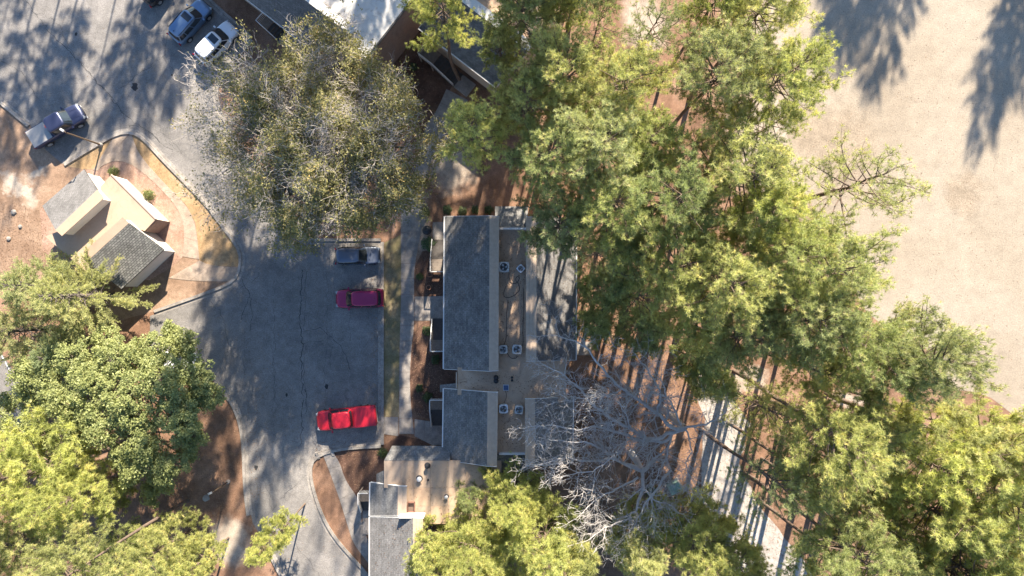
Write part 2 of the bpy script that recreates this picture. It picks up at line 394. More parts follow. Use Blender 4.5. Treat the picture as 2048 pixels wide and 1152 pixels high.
slabs('sidewalk', [(829,593),(867,593)], [(829,641),(867,641)], 2, M['concrete'])
slabs('sidewalk', [(767,834),(797,834)], [(767,868),(797,872)], 1, M['concrete'])
slabs('sidewalk', [(829,838),(868,844)], [(829,872),(868,892)], 2, M['concrete'])
slabs('sidewalk', [(262,266),(278,310),(330,368),(373,410),(391,445),(395,480),(399,519)], [(193,340),(220,322),(250,322),(275,335),(320,375),(355,415),(368,445),(369,480),(365,513)], 8, M['concrete_warm'])
slabs('sidewalk', [(399,521),(420,531),(478,535)], [(337,556),(385,562),(468,563)], 3, M['concrete_warm'])
slabs('sidewalk', [(228,273),(186,340)], [(260,266),(195,342)], 2, M['concrete_warm'])
slabs('sidewalk', [(645,907),(660,945),(680,1000),(695,1050),(706,1085),(728,1115),(770,1170)], [(666,906),(680,925),(690,960),(712,990),(722,1010),(724,1060),(775,1150)], 9, M['concrete'])
slabs('sidewalk', [(893,178),(872,225),(848,255),(835,330),(815,372)], [(936,200),(908,238),(880,280),(860,330),(846,372)], 7, M['concrete'])
def kerb(pts, wd=.30, h=.14, seg=3.0, side=1, sm=2, label='kerb'):
    root = bpy.data.objects.new('kerb', None); COL.objects.link(root); struct(root)
    pl = smoothpl(GP(pts), sm); L = sum((b-a).length for a, b in zip(pl, pl[1:])); n = max(1, int(L/seg))
    A = resample(pl, n*4+1)
    for i in range(n):
        s = A[4*i:4*i+5]; q = []
        for j, p in enumerate(s):
            d = (s[min(j+1, 4)] - s[max(j-1, 0)]).normalized(); nn = Vector((-d.y, d.x)) * side; q.append((p, nn, d))
        sh = [.006 if j == 0 else (-.006 if j == 4 else 0) for j in range(5)]
        inner = [p + d*sh[j] for j, (p, nn, d) in enumerate(q)]; outer = [p + nn*wd + d*sh[j] for j, (p, nn, d) in enumerate(q)]
        gut = [p - nn*.28 + d*sh[j] for j, (p, nn, d) in enumerate(q)]
        V = []
        for k in range(5):
            V += [(gut[k].x, gut[k].y, .012), (inner[k].x, inner[k].y, .018), (inner[k].x+q[k][1].x*.03, inner[k].y+q[k][1].y*.03, h), (outer[k].x, outer[k].y, h+.004), (outer[k].x, outer[k].y, 0)]
        F = [(k*5+j, (k+1)*5+j, (k+1)*5+j+1, k*5+j+1) for k in range(4) for j in range(4)] + [(0,1,2,3,4), (24,23,22,21,20)]
        o = mesh('kerb_stone', V, F, M['kerb'], root)
    return root
kerb([(762,484),(762,889)], side=1, sm=0)
kerb([(620,483),(762,483)], side=1, sm=0)
kerb([(762,889),(690,893),(645,903),(624,916),(617,940),(622,975),(640,1030),(665,1075),(700,1115),(735,1152),(800,1235)], side=1)
kerb([(128,327),(200,283),(235,264),(262,261),(288,272),(330,320),(412,402),(440,440),(478,490),(486,515),(482,545),(470,565),(440,580),(310,626)], side=-1)
kerb([(-200,45),(0,200),(60,250)], side=-1, sm=0)
kerb([(240,-170),(415,0),(502,78)], side=1, sm=0)
kerb([(502,78),(425,165),(440,240),(500,320),(560,420),(620,483)], side=1)
kerb([(430,762),(458,790),(480,830),(490,880),(493,980),(500,1030)], side=-1)
kerb([(545,1110),(575,1170),(600,1230)], side=-1, sm=0)
kerb([(-60,790),(36,886)], side=-1, sm=0)
for a, b in (((0,705),(20,742)), ((52,783),(69,811))):
    A, B = P(*a), P(*b); c = (A+B)/2; d = B-A
    o = box('painted_line', (c.x, c.y, .010), (d.length, .11, .004), M['paint_line'], street, math.atan2(d.y, d.x))
# cracks in the old asphalt, all one mass of thin filler strips
def cracks(lines):
    V = []; F = []
    for pts, wd in lines:
        pl = resample(GP(pts), max(3, int(sum(math.dist(a, b) for a, b in zip(pts, pts[1:]))/7)))
        pl = [p + Vector((random.gauss(0, .09), random.gauss(0, .09))) for p in pl]
        for i, p in enumerate(pl):
            d = (pl[min(i+1, len(pl)-1)] - pl[max(i-1, 0)]).normalized(); nn = Vector((-d.y, d.x)) * wd * random.uniform(.15, .9)/2
            V += [(p.x+nn.x, p.y+nn.y, .0105), (p.x-nn.x, p.y-nn.y, .0105)]
            if i: k = len(V); F.append((k-4, k-3, k-1, k-2))
    o = mesh('asphalt_crack', V, F, M['crack'], lot); o['kind'] = 'stuff'
cr = [([(52,0),(90,55),(150,115),(215,185),(245,225),(258,255)], .07), ([(150,115),(190,160),(240,215)], .04), ([(330,110),(290,140),(240,175)], .05), ([(325,115),(360,160),(395,170)], .04),
      ([(245,225),(280,250),(310,275),(318,285)], .08), ([(258,250),(300,262),(322,288),(345,300)], .05), ([(0,120),(40,140),(80,200)], .05), ([(280,215),(330,270),(380,320)], .03),
      ([(605,540),(602,600),(600,640),(604,665),(603,720),(606,800),(604,860),(600,900)], .09), ([(612,545),(610,610),(606,660)], .05), ([(604,665),(640,655),(680,690),(700,740)], .05), ([(600,685),(650,683),(662,690),(660,740)], .04),
      ([(485,560),(500,590),(490,615),(480,640)], .07), ([(482,575),(510,560),(520,545)], .05), ([(500,590),(505,625),(500,660)], .06), ([(550,560),(549,700),(546,820)], .035), ([(490,640),(488,760)], .03),
      ([(545,690),(549,760),(550,830)], .03), ([(575,1060),(600,1100),(640,1152)], .04), ([(515,880),(530,960),(545,1020)], .03), ([(610,780),(612,830)], .06), ([(340,640),(380,690),(400,760)], .04), ([(700,625),(700,680)], .03), ([(60,20),(110,40),(150,115)], .04), ([(330,110),(335,60),(345,10)], .035), ([(380,320),(350,300),(330,280)], .03), ([(640,930),(600,960),(560,1000),(520,1060)], .04), ([(655,540),(655,640),(650,760),(655,880)], .03), ([(704,540),(704,575)], .025), ([(610,690),(608,760),(613,800)], .05), ([(420,600),(450,640),(455,700),(440,760)], .04), ([(520,850),(560,880),(600,885)], .03)]
cracks(cr)
# dark oil spots
def blot(px, py, r):
    c = P(px, py); k = random.randint(9, 13); V = [(c.x + r*random.uniform(.6, 1.2)*math.cos(2*math.pi*i/k), c.y + 1.3*r*random.uniform(.6, 1.2)*math.sin(2*math.pi*i/k), .0095) for i in range(k)]
    mesh('oil_stain', V, [tuple(range(k))], M['crack'], lot)
blot(270, 173, .35); blot(152, 68, .14); blot(653, 773, .2); blot(573, 790, .14); blot(512, 935, .2); blot(344, 150, .1)

# ------------------------------------------------------------------ buildings
def roof_slab(name, e0, e1, r0, r1, mat, parent, row=.2, th=.16):
    """stepped shingle courses from the eave e0-e1 up to r0-r1, closed underneath"""
    e0, e1, r0, r1 = map(Vector, (e0, e1, r0, r1)); sl = ((r0-e0).length + (r1-e1).length)/2; n = max(2, int(round(sl/row)))
    L = (e1-e0).length; V = []; F = []; UV = []
    nrm = (e1-e0).cross(r0-e0).normalized()
    if nrm.z < 0: nrm = -nrm
    st = .022
    for i in range(n):
        a0, a1 = e0.lerp(r0, i/n), e1.lerp(r1, i/n); b0, b1 = e0.lerp(r0, (i+1)/n), e1.lerp(r1, (i+1)/n)
        k = len(V); V += [a0+nrm*st, a1+nrm*st, b1, b0, a0, a1]
        UV += [(0, i*row), (L, i*row), (L, (i+1)*row-.001), (0, (i+1)*row-.001), (0, i*row), (L, i*row)]
        F += [(k, k+1, k+2, k+3), (k+4, k+5, k+1, k)]
    k = len(V); dn = Vector((0, 0, -th)); V += [e0, e1, r1, r0, e0+dn, e1+dn, r1+dn, r0+dn]; UV += [(0, 0)]*8
    F += [(k+7, k+6, k+5, k+4), (k, k+1, k+5, k+4), (k+1, k+2, k+6, k+5), (k+2, k+3, k+7, k+6), (k+3, k, k+4, k+7)]
    return mesh(name, V, F, mat, parent, uv=UV)
def quadbox(name, q, th, mat, parent, uv=False):
    """thick plate whose top is the 3D quad q"""
    q = [Vector(p) for p in q]; dn = Vector((0, 0, -th)); V = q + [p+dn for p in q]
    return mesh(name, V, [(0,1,2,3),(7,6,5,4),(0,4,5,1),(1,5,6,2),(2,6,7,3),(3,7,4,0)], mat, parent)
def lerp4(q, u, v): return q[0].lerp(q[1], u).lerp(q[3].lerp(q[2], u), v)
def wall_uv(name, a, b, z0a, z1a, z1b, mat, parent, th=.2, out=None):
    """upright wall from a to b, brick courses in metres"""
    a, b = Vector(a), Vector(b); d = (b-a); L = math.hypot(d.x, d.y); n = Vector((-d.y, d.x, 0)).normalized()*th
    V = [(a.x,a.y,z0a),(b.x,b.y,z0a),(b.x,b.y,z1b),(a.x,a.y,z1a)]; V += [tuple(Vector(v)+n) for v in V]
    UV = [(0,z0a),(L,z0a),(L,z1b),(0,z1a)]*2
    return mesh(name, V, [(0,1,2,3),(7,6,5,4),(0,4,5,1),(1,5,6,2),(2,6,7,3),(3,7,4,0)], mat, parent, uv=UV)
def shed(parent, e0, e1, r0, r1, c0, c1, shingle, wallmat, boards=3, z0=0.0, fascia=True, capmat=None, overhang=.35):
    """half-gable wing: shingled slope from eave e to ridge r, flat board cap from r to c, upright wall below c"""
    e0, e1, r0, r1, c0, c1 = map(Vector, (e0, e1, r0, r1, c0, c1))
    roof_slab('roof', e0, e1, r0, r1, shingle, parent)
    q = [r0, r1, c1, c0]
    for i in range(boards):                                     # cap boards, each its own piece
        v0, v1 = i/boards + (.012 if i else 0), (i+1)/boards
        dz = Vector((0, 0, .014 + .004*(i % 2)))
        quadbox('board', [lerp4(q, 0, v0)+dz, lerp4(q, 1, v0)+dz, lerp4(q, 1, v1)+dz, lerp4(q, 0, v1)+dz], .06, capmat or M['board'], parent)
    ax = (e1-e0).normalized(); inn = (r0-e0); inn.z = 0; inn.normalize()
    k = (r0.z-e0.z)/max(.01, Vector((r0-e0).xy).length)
    prof = []
    for s, (e, r, c) in ((1, (e0, r0, c0)), (-1, (e1, r1, c1))):
        o = ax*(.22*s); ei = e + inn*overhang + o; ri = r + o; ci = c + o - inn*.06
        prof.append([Vector((ei.x, ei.y, z0)), Vector((ei.x, ei.y, e.z + k*overhang - .17)), Vector((ri.x, ri.y, r.z-.17)), Vector((ci.x, ci.y, c.z-.06)), Vector((ci.x, ci.y, z0))])
    V = prof[0]+prof[1]
    mesh('wall', V, [(0,1,2,3,4),(9,8,7,6,5),(0,5,6,1),(1,6,7,2),(2,7,8,3),(3,8,9,4),(4,9,5,0)], wallmat, parent)
    if fascia:
        for e, r, c, s in ((e0, r0, c0, -1), (e1, r1, c1, 1)):
            o = ax*(.035*s); up = Vector((0, 0, .035))
            quadbox('fascia', [e+up, e+up+o, r+up+o, r+up], .24, M['trim'], parent)
            quadbox('fascia', [r+up, r+up+o, c+up+o, c+up], .24, M['trim'], parent)
        o = -inn*.04; quadbox('gutter', [e0+o*3, e1+o*3, e1+o*.2, e0+o*.2], .12, M['trim'], parent)
    return prof
def window(parent, a, n, wd, h, z, glass=True):
    """window on an upright wall: a = wall point (xy), n = outward normal"""
    n = Vector((n[0], n[1], 0)).normalized(); t = Vector((-n.y, n.x, 0)); a = Vector((a[0], a[1], 0)); rz = math.atan2(t.y, t.x)
    c = a + n*.02
    f = box('window', (c.x, c.y, z), (wd+.14, .07, h+.14), M['trim'], parent, rz)
    p = a + n*.06; box('pane', (p.x, p.y, z+h/4+.01), (wd, .02, h/2-.03), M['glass'], f, rz); box('pane', (p.x, p.y, z-h/4-.01), (wd, .02, h/2-.03), M['glass'], f, rz)
    s = a + n*.07; box('sill', (s.x, s.y, z-h/2-.1), (wd+.2, .14, .05), M['trim'], f, rz)
def door(parent, a, n, z):
    n = Vector((n[0], n[1], 0)).normalized(); t = Vector((-n.y, n.x, 0)); a = Vector((a[0], a[1], 0)); rz = math.atan2(t.y, t.x)
    c = a + n*.02; d = box('door', (c.x, c.y, z+1.03), (.95, .07, 2.06), M['door'], parent, rz)
    h = a + n*.09 + t*.36; box('handle', (h.x, h.y, z+1.0), (.05, .09, .05), M['galv'], d, rz)
def flat_roof(parent, poly_px, z, mat, wallmat, th=.14, name='flat_roof', wall=True):
    poly = [(P(x, y, z).x, P(x, y, z).y) for x, y in poly_px]
    prism(name, poly, z-th, z, mat, parent)
    if wall:
        c = Vector((sum(p[0] for p in poly)/len(poly), sum(p[1] for p in poly)/len(poly)))
        prism('wall', [tuple(c + (Vector(p)-c)*.985) for p in poly], 0, z-th-.002, wallmat, parent)

ZE, ZC, ZF = 4.6, 7.0, 5.6
c = P(1020, 680); A = thing('apartment_building', 'long building with paired dark shingle sheds around flat tan roof, alongside parking lot', 'building', (c.x, c.y, 0))
shed(A, P(890,433,ZE), P(888,738,ZE), P(979,432,ZC), P(978,742,ZC), P(998,433,ZC), P(997,741,ZC), M['shingle'], M['siding'])
shed(A, P(1151,720,ZE), P(1152,436,ZE), P(1073,722,ZC), P(1073,434,ZC), P(1052,722,ZC), P(1052,434,ZC), M['shingle_mid'], M['siding'])
shed(A, P(888,777,ZE), P(886,919,ZE), P(975,784,ZC), P(974,932,ZC), P(996,785,ZC), P(994,933,ZC), M['shingle'], M['siding'])
shed(A, P(1144,925,ZE), P(1146,794,ZE), P(1070,932,ZC), P(1070,798,ZC), P(1050,932,ZC), P(1050,798,ZC), M['shingle_east'], M['siding'])
flat_roof(A, [(990,457),(1058,457),(1058,715),(1130,716),(1130,805),(1058,805),(1058,908),(988,908),(988,790),(915,790),(915,735),(990,735)], ZF, M['tan_roof'], M['siding'])
roof_slab('roof', P(990,413,ZE), P(1056,413,ZE), P(990,455,6.1), P(1056,455,6.1), M['shingle'], A)
roof_slab('roof', P(1056,945,ZE), P(990,945,ZE), P(1052,909,6.0), P(992,909,6.0), M['shingle'], A)
for y, zz in ((457, 6.16), (908, 6.06)):
    a, b = P(998, y, zz), P(1052, y, zz); box('fascia', ((a.x+b.x)/2, (a.y+b.y)/2, zz-.28), (b.x-a.x, .16, .60), M['trim'], A)
a, b = P(1131,718,ZF), P(1131,803,ZF); box('parapet', (a.x, (a.y+b.y)/2, ZF+.02), (.10, a.y-b.y, .22), M['board'], A)
a, b = P(913,744,ZF), P(913,776,ZF); box('parapet', (a.x, (a.y+b.y)/2, ZF+.02), (.10, a.y-b.y, .22), M['board'], A)
roof_slab('roof', P(880,770,4.2), P(880,784,4.2), P(914,766,5.2), P(914,784,5.2), M['shingle'], A)
xw = P(890,600,ZE).x + .35
for py in (452, 560, 612, 715): window(A, (xw, P(0,py,ZE).y), (-1, 0), 1.1, 1.2, 3.0)
for py in (808, 880): window(A, (xw-.03, P(0,py,ZE).y), (-1, 0), 1.1, 1.2, 3.0)
xe = P(1151,600,ZE).x - .35
for py in (470, 540, 610, 680): window(A, (xe, P(0,py,ZE).y), (1, 0), 1.3, 1.2, 3.0)
for py in (530, 686, 805): door(A, (xw+.005, P(0,py,ZE).y), (-1, 0), 1.35)

c = P(850, 1040); B = thing('apartment_building', 'building with panelled flat tan roof and long shingle slope beside curved kerb', 'building', (c.x, c.y, 0))
zb = 6.15
shed(B, P(741,965,ZE), P(740,1031.5,ZE), P(796,972,zb), P(795,1031.5,zb), P(814,973,zb), P(813,1032,zb), M['shingle'], M['siding'], boards=2)
shed(B, P(740,1034,ZE), P(740,1230,ZE), P(826,1036,ZC), P(826,1262,ZC), P(846,1037,ZC), P(846,1263,ZC), M['shingle_mid'], M['siding'], boards=3)
# flat roof in sheets with seams between them
z = ZF; xs = [768, 802, 828, 861, 896, 932, 965, 1003]; ys = [921, 976, 1012, 1048]
prism('wall', [tuple(P(x, y, z).xy) for x, y in ((772,926),(1000,930),(1000,1044),(772,1044))], 0, z-.16, M['siding'], B)
for j in range(3):
    for i in range(7):
        if j and i < 1: continue
        q = [P(xs[i], ys[j+1], z), P(xs[i+1], ys[j+1], z), P(xs[i+1], ys[j], z), P(xs[i], ys[j], z)]; cc = sum(q, Vector())/4
        q = [p + (cc-p).normalized()*.012 + Vector((0, 0, random.uniform(-.004, .004))) for p in q]
        quadbox('panel', q, .12, M['tan_roof'] if (i+j) % 2 else M['tan_roof_clean'], B)
roof_slab('roof', P(784,892,4.5), P(900,892,4.5), P(768,921,z+.02), P(900,921,z+.02), M['shingle'], B)
roof_slab('roof', P(753,966,4.6), P(753,948,4.6), P(770,966,5.4), P(770,940,5.4), M['shingle'], B)
a, b = P(798,1033.5,6.9), P(848,1033.5,6.9); box('parapet', ((a.x+b.x)/2, a.y-.05, 6.42), (b.x-a.x, .14, 1.1), M['trim'], B)
xw = P(741,1000,ZE).x + .35
for py in (985, 1090, 1140): window(B, (xw, P(0,py,ZE).y), (-1, 0), 1.1, 1.2, 3.0)
door(B, (xw, P(0,1015,ZE).y), (-1, 0), 1.35)

c = P(700, 40); C = thing('apartment_building', 'building with stained white flat roof and brown brick end wall behind bushy oak', 'building', (c.x, c.y, 0))
shed(C, P(352,-112,ZE), P(632,106,ZE), P(420,-145,ZC), P(699,68,ZC), P(433,-158,ZC), P(711,57,ZC), M['shingle'], M['siding'], capmat=M['white_roof'], boards=1)
poly = [(430,-160),(640,4),(706,54),(692,80),(729,123),(824,0),(905,-105),(700,-270),(520,-230)]
flat_roof(C, poly, 6.3, M['white_roof'], M['siding'])
a, b = P(728.5,123.5,6.2), P(905,-105,6.2); wall_uv('end_wall', (a.x, a.y, 0), (b.x, b.y, 0), 0, 6.2, 6.2, M['brick'], C, -.12)
d = (P(905,-105,6.3)-P(729,123,6.3)); m = (P(905,-105,6.3)+P(729,123,6.3))/2
box('parapet', (m.x, m.y, 6.31), (d.length, .16, .14), M['black_metal'], C, math.atan2(d.y, d.x))
c = P(930, 70); C2 = thing('apartment_building', 'building wing with grey shingle slope and white ridge cap under pines', 'building', (c.x, c.y, 0))
shed(C2, P(838,56,ZE), P(992,174,ZE), P(898,-16,ZC), P(1056,103,ZC), P(911,-31,ZC), P(1070,88,ZC), M['shingle'], M['siding'], capmat=M['white_roof'], boards=1)
flat_roof(C2, [(908,-30),(1066,89),(1120,20),(1000,-110)], 6.3, M['tan_roof'], M['siding'])

# the small utility building on the island
c = P(200, 440); K = thing('utility_building', 'small tan building with two slanted roof wings on kerbed island', 'building', (c.x, c.y, 0))
kz, ke, kf = 4.05, 2.6, 2.6
shed(K, P(85,412,ke), P(168,339,ke), P(111,460,kz-.1), P(195,379,kz-.1), P(124,472,kz), P(208,396,kz), M['shingle_mid'], M['pale_siding'], boards=1, capmat=M['tan_roof_clean'], fascia=False, overhang=.12)
shed(K, P(328,499,ke), P(243,578,ke), P(258,446,kz-.1), P(173,524,kz-.1), P(246,434,kz), P(160,510,kz), M['shingle_bold'], M['pale_siding'], boards=1, capmat=M['tan_roof_clean'], fascia=False, overhang=.12)
poly = [(223,349),(312,438),(289,462),(270,455),(175,545),(90,473),(118,462),(205,384),(200,374)]
flat_roof(K, poly, kf, M['tan_roof_clean'], M['pale_siding'])
a, b = P(223,349,kf), P(312,438,kf); d = b-a; box('parapet', ((a.x+b.x)/2, (a.y+b.y)/2, kf+.03), (d.length, .1, .1), M['siding'], K, math.atan2(d.y, d.x))
a, b = P(312,438,kf), P(289,462,kf); d = b-a; n = Vector((-d.y, d.x)).normalized()
wall_uv('end_wall', (a.x, a.y, 0), (b.x, b.y, 0), 0, kf-.16, kf-.16, M['brick'], K, .05)
d2 = (P(195,379,kz)-P(111,460,kz)).normalized()
# ------------------------------------------------------------------ entry stairs with railings
def stair(label, origin, u, v, wid, runs, top=1.35, rail_side=1, slat=False, group=None):
    """u: unit vector from the ground landing towards the top, v: across, away from the wall; runs = (landing, flight, top deck) lengths"""
    o = thing('entry_stair', label, 'stairs', (origin[0], origin[1], 0), 0, group)
    u = Vector((u[0], u[1], 0)).normalized(); v = Vector((v[0], v[1], 0)).normalized(); O = Vector((origin[0], origin[1], 0)); rz = math.atan2(u.y, u.x)
    def at(a, b, z): return O + u*a + v*b + Vector((0, 0, z))
    l0, l1, l2 = runs; h = wid/2
    if l0 > .1: box('landing', at(l0/2, h, .06), (l0, wid, .12), M['concrete'], o, rz)
    n = max(4, int(l1/.29)); rise = top/(n+1)
    for i in range(n):
        box('step', at(l0 + l1*(i+.5)/n, h, rise*(i+1)-.025), (l1/n+.02, wid-.08, .05), M['dark_wood'], o, rz)
    for b in (.02, wid-.02):
        p0, p1 = at(l0, b, .02), at(l0+l1, b, top-.1); d = p1-p0; m = (p0+p1)/2
        box('stringer', m, (d.length, .045, .22), M['dark_wood'], o, rz, tilt=(-math.asin(d.z/d.length), 'Y'))
    nb = max(3, int(l2/.15))
    for i in range(nb):
        box('deck_board', at(l0+l1 + l2*(i+.5)/nb, h, top-.02), (l2/nb-.014, wid, .04), M['wood'], o, rz)
    for a in (l0+l1+.08, l0+l1+l2-.08):
        for b in (.06, wid-.06): box('post', at(a, b, top/2-.03), (.1, .1, top-.04), M['wood'], o, rz)
    # railing: outer side, along flight and deck, and across the end
    def rail(p, q, nbal):
        d = q-p; m = (p+q)/2; r = math.atan2(d.y, d.x); hl = math.hypot(d.x, d.y); tl = -math.atan2(d.z, hl)
        box('rail', m+Vector((0, 0, .95)), (d.length, .07, .05), M['trim'], o, r, tilt=(tl, 'Y'))
        V = []; F = []
        for i in range(nbal):
            c = p.lerp(q, (i+.5)/nbal); k = len(V)
            V += [c + Vector((sx*.018, sy*.018, z)) for z in (.06, .93) for sx, sy in ((-1,-1),(1,-1),(1,1),(-1,1))]; F += [tuple(k+x for x in f) for f in BOXF]
        b = mesh('balusters', V, F, M['trim'], o); b['kind'] = 'stuff'
    rail(at(l0, wid-.03, 0), at(l0+l1, wid-.03, top), max(4, int(l1/.14)))
    rail(at(l0+l1, wid-.03, top), at(l0+l1+l2, wid-.03, top), max(3, int(l2/.14)))
    rail(at(l0+l1+l2-.03, 0, top), at(l0+l1+l2-.03, wid, top), max(3, int(wid/.14)))
    if slat:
        for i in range(7): box('slat', at(l0+l1+l2*.5, (i+.5)*wid/7, top+2.2), (l2, wid/7-.05, .05), M['wood'], o, rz)
    return o
xs_ = P(889, 520).x - .02
def sy(a, b): return abs(a-b)/20.4
stair('narrow dark stairs by terracotta pots, slatted deck at their north end', (xs_+.12, P(0,444).y), (0, -1), (-1, 0), 1.25, (1.75, 1.95, 1.25))
stair('narrow dark stairs climbing from walk between two planting beds', (xs_+.12, P(0,592).y), (0, -1), (-1, 0), 1.25, (2.2, 2.0, 1.05))
stair('dark entry stairs with white slatted rail beside two round shrubs', (xs_+.08, P(0,890).y), (0, 1), (-1, 0), 1.28, (1.95, 1.75, 1.1))
stair('dark entry stairs beside the curved walk and long shingle slope', (P(744,1000).x+.1, P(0,1068).y), (0, 1), (-1, 0), 1.0, (2.4, 1.2, 1.1))
uu = (P(878,122)-P(935,166)).normalized(); vv = Vector((-uu.y, uu.x, 0));
if vv.y > 0: vv = -vv
o_ = P(952, 170); stair('long dark stairs with railings in shade below brick end wall', (o_.x, o_.y), uu, vv, 1.5, (1.6, 2.5, 1.6), 1.6)
uu = (P(540,40)-P(585,80)).normalized(); vv = Vector((-uu.y, uu.x, 0))
if vv.x > 0: vv = -vv
o_ = P(612, 92); stair('pale landing and stairs beside grey shingle slope, chair on it', (o_.x, o_.y), uu, vv, 1.5, (2.3, 1.2, .9), .9)
# chair on that landing
cl = P(574, 62); ch = thing('patio_chair', 'small black chair on the pale landing by the shingle slope', 'chair', (cl.x, cl.y, .12), .7)
box('seat', (0, 0, .42), (.46, .46, .04), M['black_metal'], ch, local=True); box('backrest', (-.22, 0, .68), (.04, .46, .46), M['black_metal'], ch, local=True)
for sx in (-.2, .2):
    for s2 in (-.2, .2): box('leg', (sx, s2, .20), (.035, .035, .40), M['black_metal'], ch, local=True)

# patio fences and landings behind the east slope
def fence(label, a, b, h=1.7, nb=8):
    A_, B_ = P(*a), P(*b); d = B_-A_; rz = math.atan2(d.y, d.x); m = (A_+B_)/2
    o = thing('patio_fence', label, 'fence', (m.x, m.y, 0), 0)
    for t in (0.02, .98): q = A_.lerp(B_, t); box('post', (q.x, q.y, h/2+.03), (.1, .1, h+.06), M['wood'], o, rz)
    for i in range(nb):
        q = A_.lerp(B_, (i+.5)/nb); box('picket', (q.x, q.y, h/2+.04), (d.length/nb-.03, .03, h-.08), M['wood'], o, rz)
    for z in (.35, h-.3): n = Vector((-d.y, d.x, 0)).normalized()*.045; box('rail', (m.x+n.x, m.y+n.y, z), (d.length, .05, .09), M['wood'], o, rz)
fence('short wooden fence panel beside the sunlit east roof slope', (1142,505), (1166,505))
fence('wooden fence panel behind the pine at the building back', (1142,563), (1168,562))
fence('slatted wooden fence panel among red pine straw by roof', (1143,632), (1158,632))
fence('slatted wooden fence panel next to the bare tree twigs', (1143,652), (1160,652))
pt = P(1166, 697); pc = struct(box('patio_slab', (pt.x, pt.y, .04), (1.6, 1.3, .08), M['concrete']))

# ------------------------------------------------------------------ rooftop condensers, vents, hoses
M['ac_old'] = simple('aged_enamel', (.47, .45, .41), .6, .25, 5)
def condenser(px, py, size, rot, label, zr=ZF, hh=.75):
    z = zr + hh; c = P(px, py, z); o = thing('air_conditioner', label, 'air conditioner', (c.x, c.y, zr), rot, 'condensers on the flat roof')
    s = size; h = hh
    bm = bmesh.new(); bmesh.ops.create_cube(bm, size=1, matrix=Matrix.Translation((0, 0, h/2-.04+.02)) @ Matrix.Diagonal((s*.94, s*.94, h-.08, 1)))
    bmesh.ops.bevel(bm, geom=[e for e in bm.edges if abs((e.verts[0].co-e.verts[1].co).z) > .3], offset=s*.12, segments=3, affect='EDGES'); bmobj('casing', bm, M['galv'], o)
    N_ = 32; V = []; F = []
    for k in range(N_):                                          # white lid with a round opening
        a = 2*math.pi*(k+.5)/N_; ca, sa = math.cos(a), math.sin(a); e = 7
        r = s/2/((abs(ca)**e+abs(sa)**e)**(1/e)); V += [(r*ca, r*sa, h), (s*.39*ca, s*.39*sa, h+.03), (s*.37*ca, s*.37*sa, h-.12), (r*ca, r*sa, h-.08)]
    for k in range(N_):
        j = (k+1) % N_; F += [(4*k, 4*j, 4*j+1, 4*k+1), (4*k+1, 4*j+1, 4*j+2, 4*k+2), (4*k+3, 4*j+3, 4*j, 4*k)]
    mesh('lid', V, F, M['ac_white'] if int(px) % 2 else M['ac_old'], o, True)
    V = [(0, 0, h-.06)] + [(s*.375*math.cos(2*math.pi*k/24), s*.375*math.sin(2*math.pi*k/24), h-.06) for k in range(24)]
    mesh('fan_well', V, [(0, k+1, (k+1) % 24+1) for k in range(24)], M['ac_dark'], o, True)
    for k in range(3):                                           # three broad blades
        a0 = rot*2 + 2*math.pi*k/3; V = []
        for r, da, db in ((.07, -.4, .4), (.2, -.42, .5), (.34, -.30, .46)):
            V += [(s*r*math.cos(a0+da), s*r*math.sin(a0+da), h-.045), (s*r*math.cos(a0+db), s*r*math.sin(a0+db), h-.015)]
        mesh('fan_blade', V, [(0,1,3,2),(2,3,5,4)], M['fan_blade'], o, True)
    V = []; polys = []
    for r in (.12, .2, .28, .36):
        a = np.linspace(0, 2*np.pi, 25); polys.append((np.stack([s*r*np.cos(a), s*r*np.sin(a), np.full(25, h+.02)], 1), np.full(25, .006)))
    V, F = tubes(polys, 4); q = fastmesh('fan_guard', V, F, M['galv'], o); q['kind'] = 'stuff'
    box('skid', (0, -s*.3, .02), (s*1.1, .1, .04), M['wood'], o, local=True); box('skid', (0, s*.3, .02), (s*1.1, .1, .04), M['wood'], o, local=True)
condenser(1008, 534, .92, 0, 'larger square condenser with broad pale fan blades, looped hose beside it')
condenser(1041.5, 537, .62, math.radians(45), 'small condenser turned cornerwise under the pine branch')
condenser(1006.5, 699, .74, .07, 'condenser with pale fan next to dark-fan condenser on flat roof')
condenser(1034, 699, .82, -.05, 'condenser with dark fan opening next to pale-fan condenser')
condenser(1007, 818, .78, .04, 'condenser with round grey fan south of the roof vents')
condenser(1038, 820, .74, -.12, 'condenser half hidden behind bare white twigs on roof')
def hose(label, pts, r=.022, z=ZF+.03):
    P3 = [P(x, y, z) for x, y in pts]; pl = smoothpl([(p.x, p.y) for p in P3], 3)
    V, F = tubes([(np.array([(p.x, p.y, z) for p in pl]), np.full(len(pl), r))], 6)
    tag(fastmesh('roof_hose', V, F, M['hose'], None, None, True), label, 'hose')
hose('black hose looping south from the larger square condenser', [(1018,545),(1018,560),(1024,568),(1034,566),(1040,556),(1034,552),(1030,560),(1036,566),(1040,575),(1036,585),(1024,594),(1010,596),(1006,588),(1012,572)])
hose('black hose curling below the dark-fan condenser', [(1014,705),(1020,716),(1030,718),(1036,712)])
hose('thin dark line along the flat roof between two condenser pairs', [(1016,600),(1012,640),(1014,672),(1008,690)], .018)
hose('dark hose trailing beside the east cap boards', [(1046,575),(1048,620),(1045,660),(1047,690),(1040,694)], .02)
hose('thin dark line from the southern condenser toward the vents', [(1008,806),(1014,792),(1010,780)], .018)
